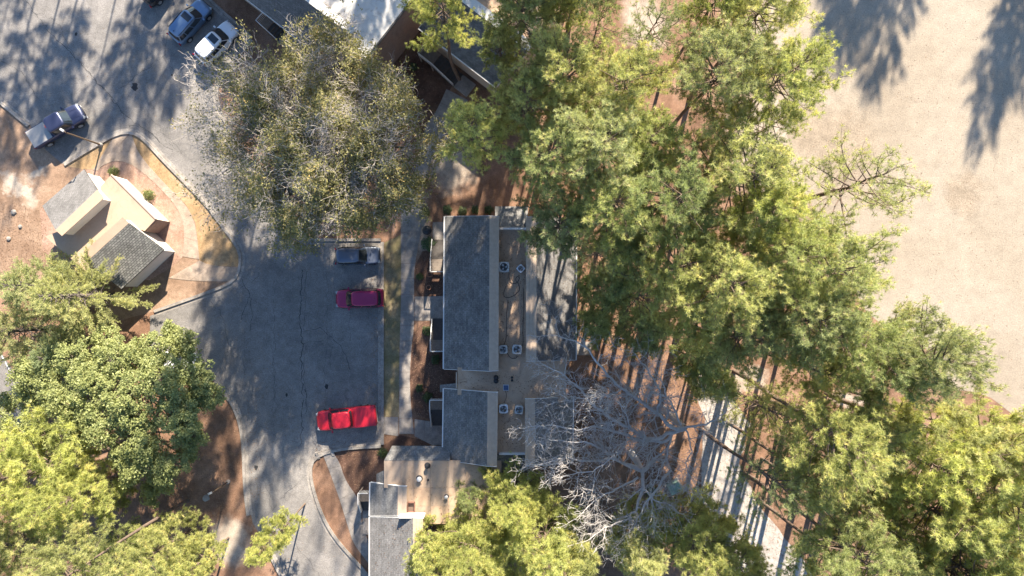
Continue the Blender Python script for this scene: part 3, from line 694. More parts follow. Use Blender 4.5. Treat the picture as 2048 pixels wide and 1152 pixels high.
def vent(px, py, r, hgt, mat, label, z=ZF, cap=True, group=None):
    c = P(px, py, z); o = thing('roof_vent', label, 'roof vent', (c.x, c.y, z), 0, group)
    def lath(nm, prof, m_):
        n = 14; V = []; F = []
        for rr, zz in prof: V += [(rr*math.cos(2*math.pi*k/n), rr*math.sin(2*math.pi*k/n), zz) for k in range(n)]
        for i in range(len(prof)-1): F += [(i*n+k, i*n+(k+1) % n, (i+1)*n+(k+1) % n, (i+1)*n+k) for k in range(n)]
        F.append(tuple((len(prof)-1)*n+k for k in range(n))); mesh(nm, V, F, m_, o, True)
    lath('flashing', [(r*1.9, .004), (r*1.1, .05)], M['galv'] if mat is M['galv'] else M['black_metal']); lath('pipe', [(r, .0), (r, hgt)], mat)
    if cap: lath('cap', [(r*1.0, hgt), (r*1.45, hgt+.03), (r*1.2, hgt+.10), (r*.4, hgt+.14)], mat)
vent(992, 755, .12, .35, M['black_metal'], 'black pipe vent, northern of a close pair by the ridge'); vent(992, 762, .12, .35, M['black_metal'], 'black pipe vent, southern of a close pair by the ridge')
vent(1024, 755, .06, .3, M['black_metal'], 'thin dark pipe vent, northern of two thin ones', cap=False); vent(1024, 761, .06, .3, M['black_metal'], 'thin dark pipe vent, southern of two thin ones', cap=False)
vent(855, 931, .15, .35, M['black_metal'], 'black capped vent on the panelled tan roof'); vent(839, 957, .16, .25, M['trim'], 'white capped vent on the panelled tan roof', cap=True)
vent(856, 960, .06, .25, M['black_metal'], 'thin dark pipe on the panelled tan roof', cap=False); vent(893, 993, .12, .2, M['trim'], 'small pale vent on the panelled roof near the pine', cap=True)
c = P(1012, 775, ZF); hb = thing('roof_hatch', 'dark blue square hatch in the middle of flat tan roof', 'hatch', (c.x, c.y, ZF))
box('frame', (0, 0, .06), (.52, .52, .12), M['galv'], hb, local=True); box('lid', (0, 0, .135), (.42, .42, .03), simple('blue_lid', (.05, .08, .16), .4), hb, local=True)
c = P(823, 1013, ZF); hb = thing('roof_box', 'reddish open box frame on tan roof beside white parapet', 'box', (c.x, c.y, ZF))
for dx, dy, sx, s2 in ((0, .42, .6, .06), (0, -.42, .6, .06), (.3, 0, .06, .9), (-.3, 0, .06, .9)): box('side', (dx, dy, .15), (sx, s2, .3), simple('red_brown', (.20, .10, .07), .8), hb, local=True)
box('bottom', (0, 0, .03), (.54, .78, .04), M['door'], hb, local=True)

# ------------------------------------------------------------------ lamp posts
def lamp(label, px, py, h, heads=True, z0=0.0):
    c = P(px, py, z0); o = thing('street_lamp', label, 'street lamp', (c.x, c.y, z0))
    n = 10
    def cyl(nm, pts, rad, m_):
        V, F = tubes([(np.array(pts, float), rad)], n); fastmesh(nm, V, F, m_, o, None, True)
    cyl('base', [(0, 0, 0), (0, 0, .35), (0, 0, .4)], [.2, .18, .10], M['concrete']); cyl('pole', [(0, 0, .3), (0, 0, h*.5), (0, 0, h)], [.085, .075, .06], M['bronze'])
    cyl('arm', [(0, 0, h-.10), (.12, 0, h-.02), (.30, 0, h)], [.03, .03, .03], M['bronze'])
    hd = box('lamp_head', (.46, 0, h), (.42, .20, .09), M['galv'], o, local=True, bev=.02)
    box('lens', (.46, 0, h-.05), (.34, .15, .014), M['lamp_glass'], hd, local=True)
    return o
lamp('tall bronze lamp post by the navy pickup on the kerbed island', 203, 290, 5.3).rotation_euler = (0, 0, 2.6)
lamp('bronze lamp post in red pine straw beside leafy magnolia', 457, 963, 3.2).rotation_euler = (0, 0, 3.6)

# ------------------------------------------------------------------ boxes, pots, stones
c = P(1346, 972); t = thing('utility_box', 'pale green utility box on pine straw below bare tree', 'utility box', (c.x, c.y, 0), .45)
box('pad', (0, 0, .05), (1.5, 1.25, .1), M['concrete'], t, local=True)
V = [(-.55,-.45,.1),(.55,-.45,.1),(.55,.45,.1),(-.55,.45,.1),(-.55,-.45,.75),(.55,-.45,.75),(.55,.45,.95),(-.55,.45,.95)]
mesh('cabinet', V, BOXF, M['green_box'], t, True); mesh('lid', [(-.6,-.5,.76),(.6,-.5,.76),(.6,.5,.97),(-.6,.5,.97),(-.6,-.5,.82),(.6,-.5,.82),(.58,.5,1.03),(-.58,.5,1.03)], BOXF, M['green_box'], t, True)
box('handle', (0, -.53, .5), (.2, .04, .05), M['galv'], t, local=True)
def pot(px, py, s, label, square):
    c = P(px, py); o = thing('flower_pot', label, 'flower pot', (c.x, c.y, .008), .1); n = 4 if square else 16; V = []; F = []; o_ = math.pi/4 if square else 0
    prof = [(s*.72, 0), (s, s*1.5), (s*1.1, s*1.5), (s*1.1, s*1.75), (s*.92, s*1.75), (s*.85, s*1.45)]
    for r, z in prof: V += [(r*math.cos(o_+2*math.pi*k/n), r*math.sin(o_+2*math.pi*k/n), z) for k in range(n)]
    for i in range(len(prof)-1): F += [(i*n+k, i*n+(k+1) % n, (i+1)*n+(k+1) % n, (i+1)*n+k) for k in range(n)]
    mesh('body', V, F, M['terracotta'], o, True)
    mesh('soil', [(s*.86*math.cos(o_+2*math.pi*k/n), s*.86*math.sin(o_+2*math.pi*k/n), s*1.5) for k in range(n)], [tuple(range(n))], M['mulch'], o, True)
pot(861, 549, .30, 'square terracotta pot at the foot of the northern stairs', True); pot(858, 575, .22, 'small round terracotta pot in the planting bed', False)
c = P(856, 462); t = thing('covered_grill', 'dark round covered container beside the slatted deck', 'grill', (c.x, c.y, .035))
n = 18; prof = [(.08, 0), (.08, .35), (.34, .42), (.46, .62), (.47, .70)]; V = []; F = []
def lathe_l(nm, prof, m_, par, n=18):
    V = []; F = []
    for r, z in prof: V += [(r*math.cos(2*math.pi*k/n), r*math.sin(2*math.pi*k/n), z) for k in range(n)]
    for i in range(len(prof)-1): F += [(i*n+k, i*n+(k+1) % n, (i+1)*n+(k+1) % n, (i+1)*n+k) for k in range(n)]
    F += [tuple(range(n-1, -1, -1)), tuple((len(prof)-1)*n+k for k in range(n))]
    return mesh(nm, V, F, m_, par, True, True)
lathe_l('bowl', [(.14, .45), (.34, .50), (.46, .66), (.47, .72)], M['black_metal'], t); lathe_l('lid', [(.475, .725), (.44, .86), (.28, .98), (.08, 1.03)], M['black_metal'], t)
for k in range(3): a = 2*math.pi*k/3; box('leg', (.26*math.cos(a), .26*math.sin(a), .25), (.035, .035, .5), M['black_metal'], t, local=True)
box('handle', (0, 0, 1.06), (.16, .03, .04), M['wood'], t, local=True)
def rock(px, py, s, label, seed):
    random.seed(seed); c = P(px, py); bm = bmesh.new(); bmesh.ops.create_icosphere(bm, subdivisions=2, radius=s)
    for v in bm.verts: v.co *= random.uniform(.8, 1.15); v.co.z *= .55
    for v in bm.verts: v.co.z = max(v.co.z, -s*.2)
    o = bmobj('rock', bm, M['stone']); o.location = (c.x, c.y, .003+s*.2); tag(o, label, 'rock')
rock(28, 424, .28, 'pale lone rock on bare soil below the bright sandy streak', 1); rock(41, 453, .2, 'smaller pale rock on brown soil south of another', 2); rock(413, 996, .34, 'pale rock in pine straw near the tree trunk', 3)
rock(18, 477, .22, 'low grey rock in leaf litter near the cedar', 4)
for a, lab in (((665,905), 'pale concrete end block right of the walk mouth'), ((636,911), 'pale concrete end block left of the walk mouth')):
    c = P(*a); V = [(-.16,-.38,0),(.16,-.38,0),(.16,.38,0),(-.16,.38,0),(-.12,-.34,.10),(.12,-.34,.10),(.13,.36,.22),(-.13,.36,.22)]
    o = mesh('kerb_end_block', V, BOXF, M['kerb']); o.location = (c.x, c.y, .002); o.rotation_euler = (0, 0, .35); bevel(o, .02); tag(o, lab, 'kerb block')

# ------------------------------------------------------------------ vehicles
def vehicle(name, label, px, py, ang, L, W, Ht, pm, kind='suv', cat='car', sunroof=None, rails=False, cover=None, zc=1.0):
    c = P(px, py, zc); o = thing(name, label, cat, (c.x, c.y, .008), math.radians(ang))
    hl = L/2; hw = W/2
    if kind == 'pickup':
        st = [(-.5,.86,.98,.55),(-.495,.94,1.08,.48),(-.46,.985,1.12,.42),(-.3,1,1.12,.38),(-.12,1,1.12,.36),(.0,1,1.12,.34),(.16,1,1.13,.34),(.22,1,1.13,.34),(.34,.985,1.10,.36),(.43,.95,1.04,.38),(.475,.86,.93,.42),(.497,.66,.78,.48)]
        xr0, xr1, xf1, xf0 = -.13*L, -.10*L, .20*L, .295*L
    else:
        e = Ht/1.68
        st = [(-.5,.74,.72*e,.42),(-.492,.86,.90*e,.36),(-.46,.95,1.0*e,.32),(-.4,.985,1.03*e,.28),(-.25,1,1.02*e,.25),(0,1,1.0*e,.24),(.18,1,1.0*e,.24),(.26,.995,.985*e,.26),(.36,.975,.94*e,.28),(.43,.93,.88*e,.31),(.475,.82,.78*e,.36),(.497,.60,.64*e,.42)]
        xr0, xr1, xf1, xf0 = -.475*L, -.415*L, .13*L, .28*L
        if kind == 'wagon': xr0, xr1, xf1, xf0 = -.485*L, -.44*L, .06*L, .235*L
    prof = [(0, .045), (.5, .04), (.78, .022), (.90, -.01), (.965, -.09)]
    V = []; F = []
    for xf, wf, zt, zb in st:
        half = [(a*hw*wf, zt+d) for a, d in prof] + [(hw*wf, zb+(zt-zb)*.55), (hw*wf*.985, zb+.12), (hw*wf*.90, zb)]
        ring = half + [(-y, z) for y, z in half[::-1][:-1]]
        V += [(xf*L, y, z) for y, z in ring]
    n = len(ring)
    for i in range(len(st)-1): F += [(i*n+k, i*n+(k+1) % n, (i+1)*n+(k+1) % n, (i+1)*n+k) for k in range(n)]
    F += [tuple(range(n-1, -1, -1)), tuple((len(st)-1)*n+k for k in range(n))]
    body = mesh('body', V, F, pm, o, True, True); m_ = body.modifiers.new('sub', 'SUBSURF'); m_.levels = m_.render_levels = 1
    # cabin: rounded rings from the belt line to the roof
    zb_ = (1.08 if kind == 'pickup' else .97*Ht/1.68); N_ = 40; e = 5.5
    lev = [(zb_, xr0, xf0, hw*.955), (zb_+.06, xr0+.02, xf0-.06, hw*.945), (Ht-.12, xr1, xf1, hw*.775), (Ht-.045, xr1+.06, xf1-.07, hw*.74), (Ht-.012, xr1+.17, xf1-.2, hw*.66), (Ht+.005, xr1+.45, xf1-.5, hw*.38)]
    def ringp(l, th):
        z, a, b, h_ = l; cx, ax = (a+b)/2, (b-a)/2; ct, s_ = math.cos(th), math.sin(th)
        return Vector((cx + ax*math.copysign(abs(ct)**(2/e), ct), h_*math.copysign(abs(s_)**(2/e), s_), z))
    V = []; F = []
    for l in lev: V += [ringp(l, 2*math.pi*(k+.5)/N_) for k in range(N_)]
    for i in range(len(lev)-1): F += [(i*N_+k, i*N_+(k+1) % N_, (i+1)*N_+(k+1) % N_, (i+1)*N_+k) for k in range(N_)]
    F.append(tuple((len(lev)-1)*N_+k for k in range(N_)))
    mesh('cabin', V, F, pm, o, True, True)
    def pane(nm, th0, th1, f0, f1, mt, nseg=10, l0=1, l1=2):
        V = []; F = []
        for f in (f0, f1):
            for k in range(nseg+1):
                th = th0 + (th1-th0)*k/nseg; p = ringp(lev[l0], th).lerp(ringp(lev[l1], th), f)
                q = Vector((p.x-(xr1+xf1)/2, p.y, 0)); nn = Vector((math.copysign(min(1, abs(p.x-(xr1+xf1)/2)/(L*.22))**6, q.x), math.copysign(min(1, abs(p.y)/(hw*.8))**6, q.y), .35)).normalized(); V.append(p + nn*.016)
        for k in range(nseg): F.append((k, k+1, nseg+2+k, nseg+1+k))
        return mesh(nm, V, F, mt, o, True, True)
    pane('windshield', -math.radians(43), math.radians(43), .04, .97, M['glass'])
    pane('rear_window', math.pi-math.radians(41), math.pi+math.radians(41), .25, .95, M['glass'])
    def thx(x): return math.acos(math.copysign(abs(x)**(e/2), x))
    sw = ((.84, .12), (.04, -.78)) if kind == 'pickup' else ((.84, .22), (.17, -.38), (-.43, -.84))
    for sgn in (1, -1):
        for x0, x1 in sw: pane('side_window', sgn*thx(x0), sgn*thx(x1), .12, .92, M['glass'], 6)
        mx = xf0 - .32; mo = box('mirror', (mx, sgn*(hw+.10), zb_+.06), (.16, .22, .13), pm, o, local=True, bev=.03)
        for wx in (.305*L, -.295*L if kind != 'pickup' else -.30*L):
            r = .39 if kind == 'pickup' else .345
            wy = sgn*(hw-.10); seg = 22
            Vt = []; Ft = []; pr = [(r*.62, -.11), (r*.95, -.115), (r, -.08), (r, .08), (r*.95, .115), (r*.62, .12)]
            for rr, yy in pr: Vt += [(wx + rr*math.cos(2*math.pi*k/seg), wy + sgn*yy, r + rr*math.sin(2*math.pi*k/seg)) for k in range(seg)]
            for i in range(len(pr)-1): Ft += [(i*seg+k, i*seg+(k+1) % seg, (i+1)*seg+(k+1) % seg, (i+1)*seg+k) for k in range(seg)]
            wl = mesh('wheel', Vt, Ft, M['tyre'], o, True, True)
            Vt = [(wx, wy+sgn*.09, r)]; Ft = []
            for k in range(10):
                rr = r*.63 if k % 2 == 0 else r*.63
                Vt.append((wx+rr*math.cos(2*math.pi*k/10), wy+sgn*.121, r+rr*math.sin(2*math.pi*k/10)))
            for k in range(10): Ft.append((0, k+1, (k+1) % 10+1))
            mesh('rim', Vt, Ft, M['rim'], wl, True)
            V3 = []; F3 = []                                     # dark wheel arch ring
            for k in range(13):
                a = math.pi*k/12; V3 += [(wx+(r+.03)*math.cos(a), sgn*(hw*1.002+.004), r+(r+.03)*math.sin(a)), (wx+(r+.10)*math.cos(a), sgn*(hw*1.002+.006), r+(r+.10)*math.sin(a))]
                if k: q = len(V3); F3.append((q-4, q-3, q-1, q-2))
            mesh('wheel_arch', V3, F3, M['plastic'], o, True)
        fx = .462*L; zt = st[-2][2]
        box('headlight', (fx, sgn*hw*.66, zt-.035), (.26, .36, .13), M['lamp_glass'], o, local=True, rz=-sgn*.5, bev=.03)
        tx = -.488*L; box('tail_light', (tx, sgn*hw*.80, st[1][2]-.06), (.12, .24, .26), M['tail'], o, local=True, rz=sgn*.35, bev=.03)
        for hx in ((.06, -.18) if kind != 'pickup' else (.09, -.04)): box('door_handle', (hx*L, sgn*(hw+.012), zb_-.14), (.18, .03, .035), pm, o, local=True)
    box('grille', (.492*L, 0, .60), (.06, hw*.95, .22), M['plastic'], o, local=True, bev=.02)
    box('bumper', (.478*L, 0, .46), (.16, hw*1.5, .17), M['plastic'] if kind != 'pickup' else M['galv'], o, local=True, bev=.04)
    box('bumper', (-.488*L, 0, .50), (.14, hw*1.62, .17), M['plastic'] if kind != 'pickup' else M['galv'], o, local=True, bev=.04)
    if kind == 'pickup':
        x0, x1 = -.488*L, -.135*L
        box('bed_cover', ((x0+x1)/2, 0, 1.175), (x1-x0, W*.90, .05), cover or pm, o, local=True, bev=.02)
        for sgn in (1, -1): box('bed_rail', ((x0+x1)/2, sgn*hw*.925, 1.165), (x1-x0, .075, .05), pm, o, local=True, bev=.015)
        box('brake_light', (-.10*L, 0, Ht-.10), (.03, .3, .04), M['tail'], o, local=True)
        for k in (-.22, .22): box('hood_line', (.39*L, k*W*.9, 1.145), (.14*L, .025, .012), pm, o, local=True)
    else:
        for k in (-.3, .3): box('hood_line', (.375*L, k*W*.62, .965*Ht/1.68), (.14*L, .03, .012), pm, o, local=True, tilt=(.12, 'Y'), rz=-.12*math.copysign(1, k))
        if sunroof:
            for (a, b) in sunroof: box('sunroof', ((a+b)/2*L, 0, Ht+.004), ((b-a)*L, W*.50, .02), M['glass'], o, local=True, bev=.008)
        box('antenna', (xr1+.28, 0, Ht+.03), (.14, .05, .06), pm if kind != 'suv' else M['plastic'], o, local=True, bev=.02)
        if rails:
            for sgn in (1, -1): box('roof_rail', ((xr1+xf1)/2-.05, sgn*hw*.70, Ht+.005), ((xf1-xr1)*.8, .04, .05), M['plastic'], o, local=True, bev=.01)
    for k in (-1, 1): box('wiper', (xf0-.16, k*hw*.35, zb_+.125), (.03, hw*.6, .02), M['plastic'], o, local=True, rz=.15)
    return o
pr_ = paint('red_paint', (.50, .014, .028), .15, .4)
vehicle('pickup_truck', 'bright red pickup truck with red bed cover beside the kerb corner', 692, 837, 186.5, 5.85, 2.02, 1.92, pr_, 'pickup', 'truck')
vehicle('parked_suv', 'maroon red sport utility vehicle parked with its tail over the kerb', 718, 597, 181.5, 4.65, 1.84, 1.70, paint('maroon_paint', (.30, .014, .075), .3), 'suv', 'car')
vehicle('parked_car', 'grey blue wagon parked nose to kerb, half under oak branches', 714, 511, 1.5, 4.35, 1.76, 1.55, paint('grey_blue_paint', (.13, .15, .19), .5), 'wagon', 'car')
vehicle('parked_suv', 'white sport utility vehicle with dark sunroof beside bushy oak', 431, 84, 46.5, 4.75, 1.90, 1.70, paint('white_paint', (.66, .66, .66), 0), 'suv', 'car', sunroof=[(-.05, .09)])
vehicle('parked_suv', 'blue grey sport utility vehicle with black roof rails and glass roof panel', 378, 41, 49, 4.75, 1.90, 1.72, paint('steel_blue_paint', (.13, .20, .30), .45), 'suv', 'car', sunroof=[(-.04, .09)], rails=True)
vehicle('pickup_truck', 'navy pickup truck with grey bed cover beside the lamp post', 112, 251, 31.5, 5.75, 1.95, 1.90, paint('navy_paint', (.035, .042, .085), .4), 'pickup', 'truck', cover=simple('grey_vinyl', (.34, .32, .29), .8, .08, obj=True))
vehicle('parked_car', 'white car almost hidden under the leafy magnolia', 346, 723, 0, 4.6, 1.82, 1.48, paint('ivory_paint', (.62, .63, .64), 0), 'wagon', 'car')
vehicle('parked_car', 'pale blue car hidden under pine branches beside sandy patch', 272, 1150, 52, 4.5, 1.8, 1.5, paint('pale_blue_paint', (.38, .46, .56), .3), 'wagon', 'car')
vehicle('parked_car', 'dark car parked two spaces up from blue grey vehicle', 318, -34, 48, 4.6, 1.84, 1.5, paint('dark_paint', (.03, .03, .035), .3), 'wagon', 'car')
# ------------------------------------------------------------------ trees
def unit(a): return a / (np.linalg.norm(a, axis=-1, keepdims=True) + 1e-9)
def blades(pos, dirs, K, length, width, spread, rng, curl=.0):
    """K needle blades (one triangle each) round every tuft position"""
    n = len(pos); d = dirs[:, None, :]*(1-spread) + rng.normal(size=(n, K, 3))*spread*.75; d = unit(d)
    ln = length*rng.uniform(.65, 1.15, (n, K, 1)); perp = unit(np.cross(d, np.array([0, 0, 1.0]) + rng.normal(size=(n, K, 3))*.45))
    w_ = width*rng.uniform(.7, 1.2, (n, K, 1)); b = pos[:, None, :] + d*ln*.08
    A_ = b + perp*w_*.5; B_ = b - perp*w_*.5; T_ = pos[:, None, :] + d*ln
    V = np.stack([A_, B_, T_], 2).reshape(-1, 3); return V, np.arange(len(V), dtype=np.int32).reshape(-1, 3)
def leaves(pos, size, rng, up=.5, outw=None, asp=.5):
    """two-triangle leaves"""
    n = len(pos); nrm = rng.normal(size=(n, 3)); nrm[:, 2] = np.abs(nrm[:, 2]) + up
    if outw is not None: nrm += outw*1.0
    nrm = unit(nrm); a = unit(np.cross(nrm, rng.normal(size=(n, 3)))); b = np.cross(nrm, a); s = size*rng.uniform(.6, 1.3, (n, 1))
    V = np.stack([pos - a*s, pos + b*s*asp, pos + a*s + nrm*s*.12, pos - b*s*asp], 1).reshape(-1, 3)
    k = np.arange(n, dtype=np.int32)[:, None]*4; T = np.concatenate([k + np.array([[0, 1, 2]]), k + np.array([[0, 2, 3]])], 0); return V, T
def pine_data(seed, Ht=24.0, zb=.52, R=4.8, nb=46, dens=3.2, K=25, nl=.31, droop=0.0, gap=.1, sub=1.0, topdome=.6):
    rng = np.random.default_rng(seed); limbs = []; twigs = []; pos = []; dirs = []; tone = []
    tz = np.linspace(0, Ht*.985, 9); wob = np.cumsum(rng.normal(0, .11, (9, 2)), 0); wob[0] = 0
    tr = np.stack([wob[:, 0], wob[:, 1], tz], 1); rad = .28*(1-(tz/Ht)**1.25*.92)*Ht/24
    limbs.append((tr, rad))
    def trunk_at(z): return np.array([np.interp(z, tz, tr[:, 0]), np.interp(z, tz, tr[:, 1]), z])
    dead = set(np.nonzero(rng.random(nb) < gap)[0])
    lop = rng.uniform(0, 2*np.pi); 
    for i in range(nb):
        f = (i + rng.uniform(0, .8))/nb; z = Ht*(zb + (1-zb)*f*.975); az = i*2.399 + rng.normal(0, .35)
        prof = (1-f)**topdome*(.62+.38*min(1, f/.22)); L = R*prof*rng.uniform(.5, 1.18)*(1+.18*math.cos(az-lop)); L = max(L, .7)
        el = math.radians(-4 + 52*f**1.3 + rng.normal(0, 8) - droop); p0 = trunk_at(z)
        h = np.array([math.cos(az), math.sin(az), 0]); side = np.array([-h[1], h[0], 0]); m = 6; t = np.linspace(0, 1, m)
        bend = rng.normal(0, .12)*L; pts = p0 + np.outer(t*L*math.cos(el), h) + np.outer(np.sin(t*np.pi*.8)*bend, side)
        pts[:, 2] += t*L*math.sin(el) + (t**2.2)*L*.16
        limbs.append((pts, (.022+.011*L)*(1-.8*t)*(1 if L > 1 else .7)))
        if i in dead: continue
        nt_ = max(3, int(L*dens)); tone_b = rng.normal(0, .12)
        for s in range(nt_):
            tt = 1.0 if s == 0 else rng.uniform(.28, 1.0)**.8; q = np.array([np.interp(tt, t, pts[:, k]) for k in range(3)])
            d0 = unit(pts[-1]-pts[-2]); sg = rng.choice([-1, 1]); a = rng.uniform(.45, 1.15)*(0 if s == 0 else 1)
            d = unit(d0*math.cos(a) + side*sg*math.sin(a) + np.array([0, 0, rng.uniform(.0, .42)])); l_ = (.35+.85*(1-tt)*min(1, L/3.5) + .2)*rng.uniform(.6, 1.3)
            e_ = q + d*l_; twigs.append((np.stack([q, q+d*l_*.55+np.array([0, 0, .02]), e_]), [.016, .011, .006]))
            kk = max(2, int(l_/.24*sub)); fr = np.linspace(.35, 1.0, kk)
            jit = rng.normal(0, .11, (kk, 3)); pp = q + np.outer(fr*l_, d) + jit*np.array([1, 1, .6]); pos.append(pp)
            dirs.append(np.tile(unit(d*.7+np.array([0, 0, .75])), (kk, 1))); tone.append(np.clip(.42 + tone_b + rng.normal(0, .2, kk) + .25*(tt > .8), 0, 1))
    pos = np.concatenate(pos); dirs = np.concatenate(dirs); tone = np.concatenate(tone)
    V, T = blades(pos, dirs, K, nl, .027, .76, rng); tn = np.clip(np.repeat(tone, K*3) + np.tile([0, 0, .12], len(pos)*K), 0, 1)
    v1, f1 = tubes(limbs, 6); v2, f2 = tubes(twigs, 3); vq = np.concatenate([v1, v2]); fq = np.concatenate([np.pad(f1, ((0,0),(0,0))), f2 + len(v1)])
    return dict(Ht=Ht, R=R, zb=zb, crown=(V, T, tn), wood=(vq, fq))
PV = {}
def pine_variant(key, **kw):
    d = pine_data(**kw)
    tmp = fastmesh('crown', *d['crown'][:2], M['needle'], None, d['crown'][2]); me_c = tmp.data; bpy.data.objects.remove(tmp)
    tmp = fastmesh('trunk', *d['wood'], M['bark_pine'], None, None, True); me_t = tmp.data; bpy.data.objects.remove(tmp)
    PV[key] = (me_c, me_t, d['Ht'], d['R'])
for k in range(7): pine_variant('full%d' % k, seed=100+k, nb=60+4*(k % 3), dens=5.2, gap=.07, R=4.6+.3*(k % 3), zb=.66+.02*(k % 3), sub=1.15, topdome=.45)
for k in range(3): pine_variant('open%d' % k, seed=200+k, nb=36, dens=4.6, gap=.14, R=5.0, zb=.60, sub=.95, K=18, topdome=.5)
for k in range(3): pine_variant('young%d' % k, seed=300+k, Ht=15, nb=80, dens=7.0, gap=.02, R=3.8, zb=.25, sub=1.2, nl=.30, topdome=.6)
for k in range(2): pine_variant('low%d' % k, seed=400+k, Ht=20, nb=54, dens=3.8, gap=.1, R=4.6, zb=.36, sub=1.0, K=18, topdome=.55)
TC = {'g': (.92, .97, .93), 'y': (1.10, 1.11, .88), 'd': (.70, .78, .82), 'b': (.96, .98, 1.0), 'l': (1.06, 1.05, .96)}  # crown tints; d puts the shade on lower pines into their leaf colour
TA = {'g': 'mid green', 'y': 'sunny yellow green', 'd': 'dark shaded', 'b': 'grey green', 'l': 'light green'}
_rt = random.Random(11)
def place_pine(base, top, r, var, tone, label, lean=(0, 0), group=None, name='pine_tree'):
    me_c, me_t, Ht, R = PV[var]; label = label.replace('TONE', TA[tone])
    o = thing(name, label, 'tree', (base[0], base[1], 0), 0, group); o.rotation_euler = (lean[1], lean[0], _rt.uniform(0, 6.28)) if lean == (0, 0) else (lean[0], lean[1], _rt.uniform(0, 6.28))
    s = r/R; o.scale = (s, s, top/Ht)
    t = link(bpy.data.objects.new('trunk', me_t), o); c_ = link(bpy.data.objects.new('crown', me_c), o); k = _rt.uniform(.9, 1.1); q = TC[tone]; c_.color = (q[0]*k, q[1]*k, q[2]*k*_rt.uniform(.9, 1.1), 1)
    return o
def pine(cx, cy, rpx, top, var, tone, label, group=None, lean=(0, 0), zf=.76):
    """crown seen at pixel (cx, cy) with radius rpx; its foot follows from the crown's height above ground"""
    zc = top*zf; b = P(cx, cy, zc); r = 1.12*rpx/FPX*(H-zc); return place_pine((b.x, b.y), top, r, var, tone, label, lean, group)
GW = 'pines of the dense stand between building and field'; LW = 'tall pine with TONE crown in the stand between building and field'
GF = 'pines along the edge of the dry field'; LF = 'tall pine with TONE crown at the edge of the dry field'
GS = 'pines of the lower grove beside the sandy path'; LS = 'tall pine with TONE crown in the grove beside the sandy path'
GB = 'yellow green pines south of the panelled roof'; LB = 'yellow green bushy pine close to the panelled flat roof'
pine(955, 265, 82, 21, 'full0', 'y', 'bright yellow green pine next to the shaded stairs and walk')
pine(1045, 215, 85, 22, 'full1', 'l', LW, GW); pine(1130, 175, 105, 23, 'full2', 'l', LW, GW); pine(1245, 190, 105, 24, 'full3', 'l', LW, GW)
pine(1085, 330, 105, 22, 'full4', 'g', LW, GW); pine(1190, 310, 115, 24, 'full5', 'b', LW, GW); pine(1300, 290, 95, 22, 'full6', 'g', LW, GW)
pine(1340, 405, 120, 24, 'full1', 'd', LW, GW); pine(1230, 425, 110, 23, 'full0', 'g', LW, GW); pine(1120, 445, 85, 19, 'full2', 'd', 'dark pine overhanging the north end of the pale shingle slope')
pine(1470, 380, 130, 25, 'full3', 'l', LW, GW); pine(1520, 420, 90, 25, 'full4', 'y', LF, GF)
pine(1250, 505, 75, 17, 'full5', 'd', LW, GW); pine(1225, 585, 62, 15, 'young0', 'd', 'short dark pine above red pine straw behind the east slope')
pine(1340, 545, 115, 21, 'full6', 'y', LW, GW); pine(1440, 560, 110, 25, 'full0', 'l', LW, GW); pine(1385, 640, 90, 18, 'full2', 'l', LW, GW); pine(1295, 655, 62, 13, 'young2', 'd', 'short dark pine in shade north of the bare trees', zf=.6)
pine(1530, 520, 120, 25, 'full5', 'g', LW, GW); pine(1615, 545, 115, 26, 'full1', 'b', LF, GF); pine(1570, 640, 110, 25, 'full4', 'g', LW, GW)
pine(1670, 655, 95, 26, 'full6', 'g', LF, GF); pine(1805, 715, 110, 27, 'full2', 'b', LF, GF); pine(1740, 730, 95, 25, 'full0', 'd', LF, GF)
pine(1610, 730, 75, 22, 'full3', 'l', LW, GW); pine(1440, 785, 52, 14, 'young1', 'g', 'small narrow pine at the head of the sandy path')
pine(1430, 175, 115, 25, 'full2', 'b', 'tall pine with forked looking limbs near the field corner'); pine(1545, 165, 105, 26, 'full6', 'y', LF, GF); pine(1520, 45, 100, 25, 'full0', 'l', LF, GF)
pine(1530, 255, 70, 20, 'open1', 'd', LF, GF)
pine(1285, 70, 85, 22, 'open0', 'd', 'sparse dark pine with visible branches near pale soil'); pine(1430, 20, 80, 24, 'full5', 'g', LF, GF)
pine(1700, 375, 135, 22, 'open2', 'b', 'open branching pine standing out alone over the dry field')
pine(890, 45, 75, 19, 'full3', 'y', 'pine rising in front of the brick end wall'); pine(1035, 45, 85, 21, 'full4', 'g', 'pine over the white ridge cap of the shaded wing'); pine(1000, 110, 55, 17, 'full1', 'd', 'lower dark pine over the grey shaded shingle wing')
pine(1120, 20, 60, 19, 'full6', 'g', 'pine beside the thick dark trunk'); place_pine(G(1130, 112), 27, 4.4, 'full0', 'g', 'thick dark trunked pine standing in red straw behind the shaded wing')
pine(1195, 500, 62, 15, 'low0', 'd', 'dark pine touching the sunlit edge of east slope'); pine(1285, 590, 75, 17, 'low1', 'g', LW, GW); pine(1200, 640, 45, 11, 'young1', 'd', 'short dark pine beside slatted fence panels'); pine(1470, 670, 95, 22, 'full1', 'g', LW, GW);
pine(1545, 820, 80, 17, 'low1', 'l', LS, GS); pine(1620, 850, 70, 18, 'low0', 'l', LS, GS); pine(1740, 1040, 90, 22, 'low0', 'y', LS, GS)
pine(1400, 715, 48, 15, 'young2', 'd', 'short dark pine just north of the sandy path head', zf=.6); pine(1195, 50, 60, 20, 'open1', 'd', 'sparse dark pine next to the thick trunked pine')
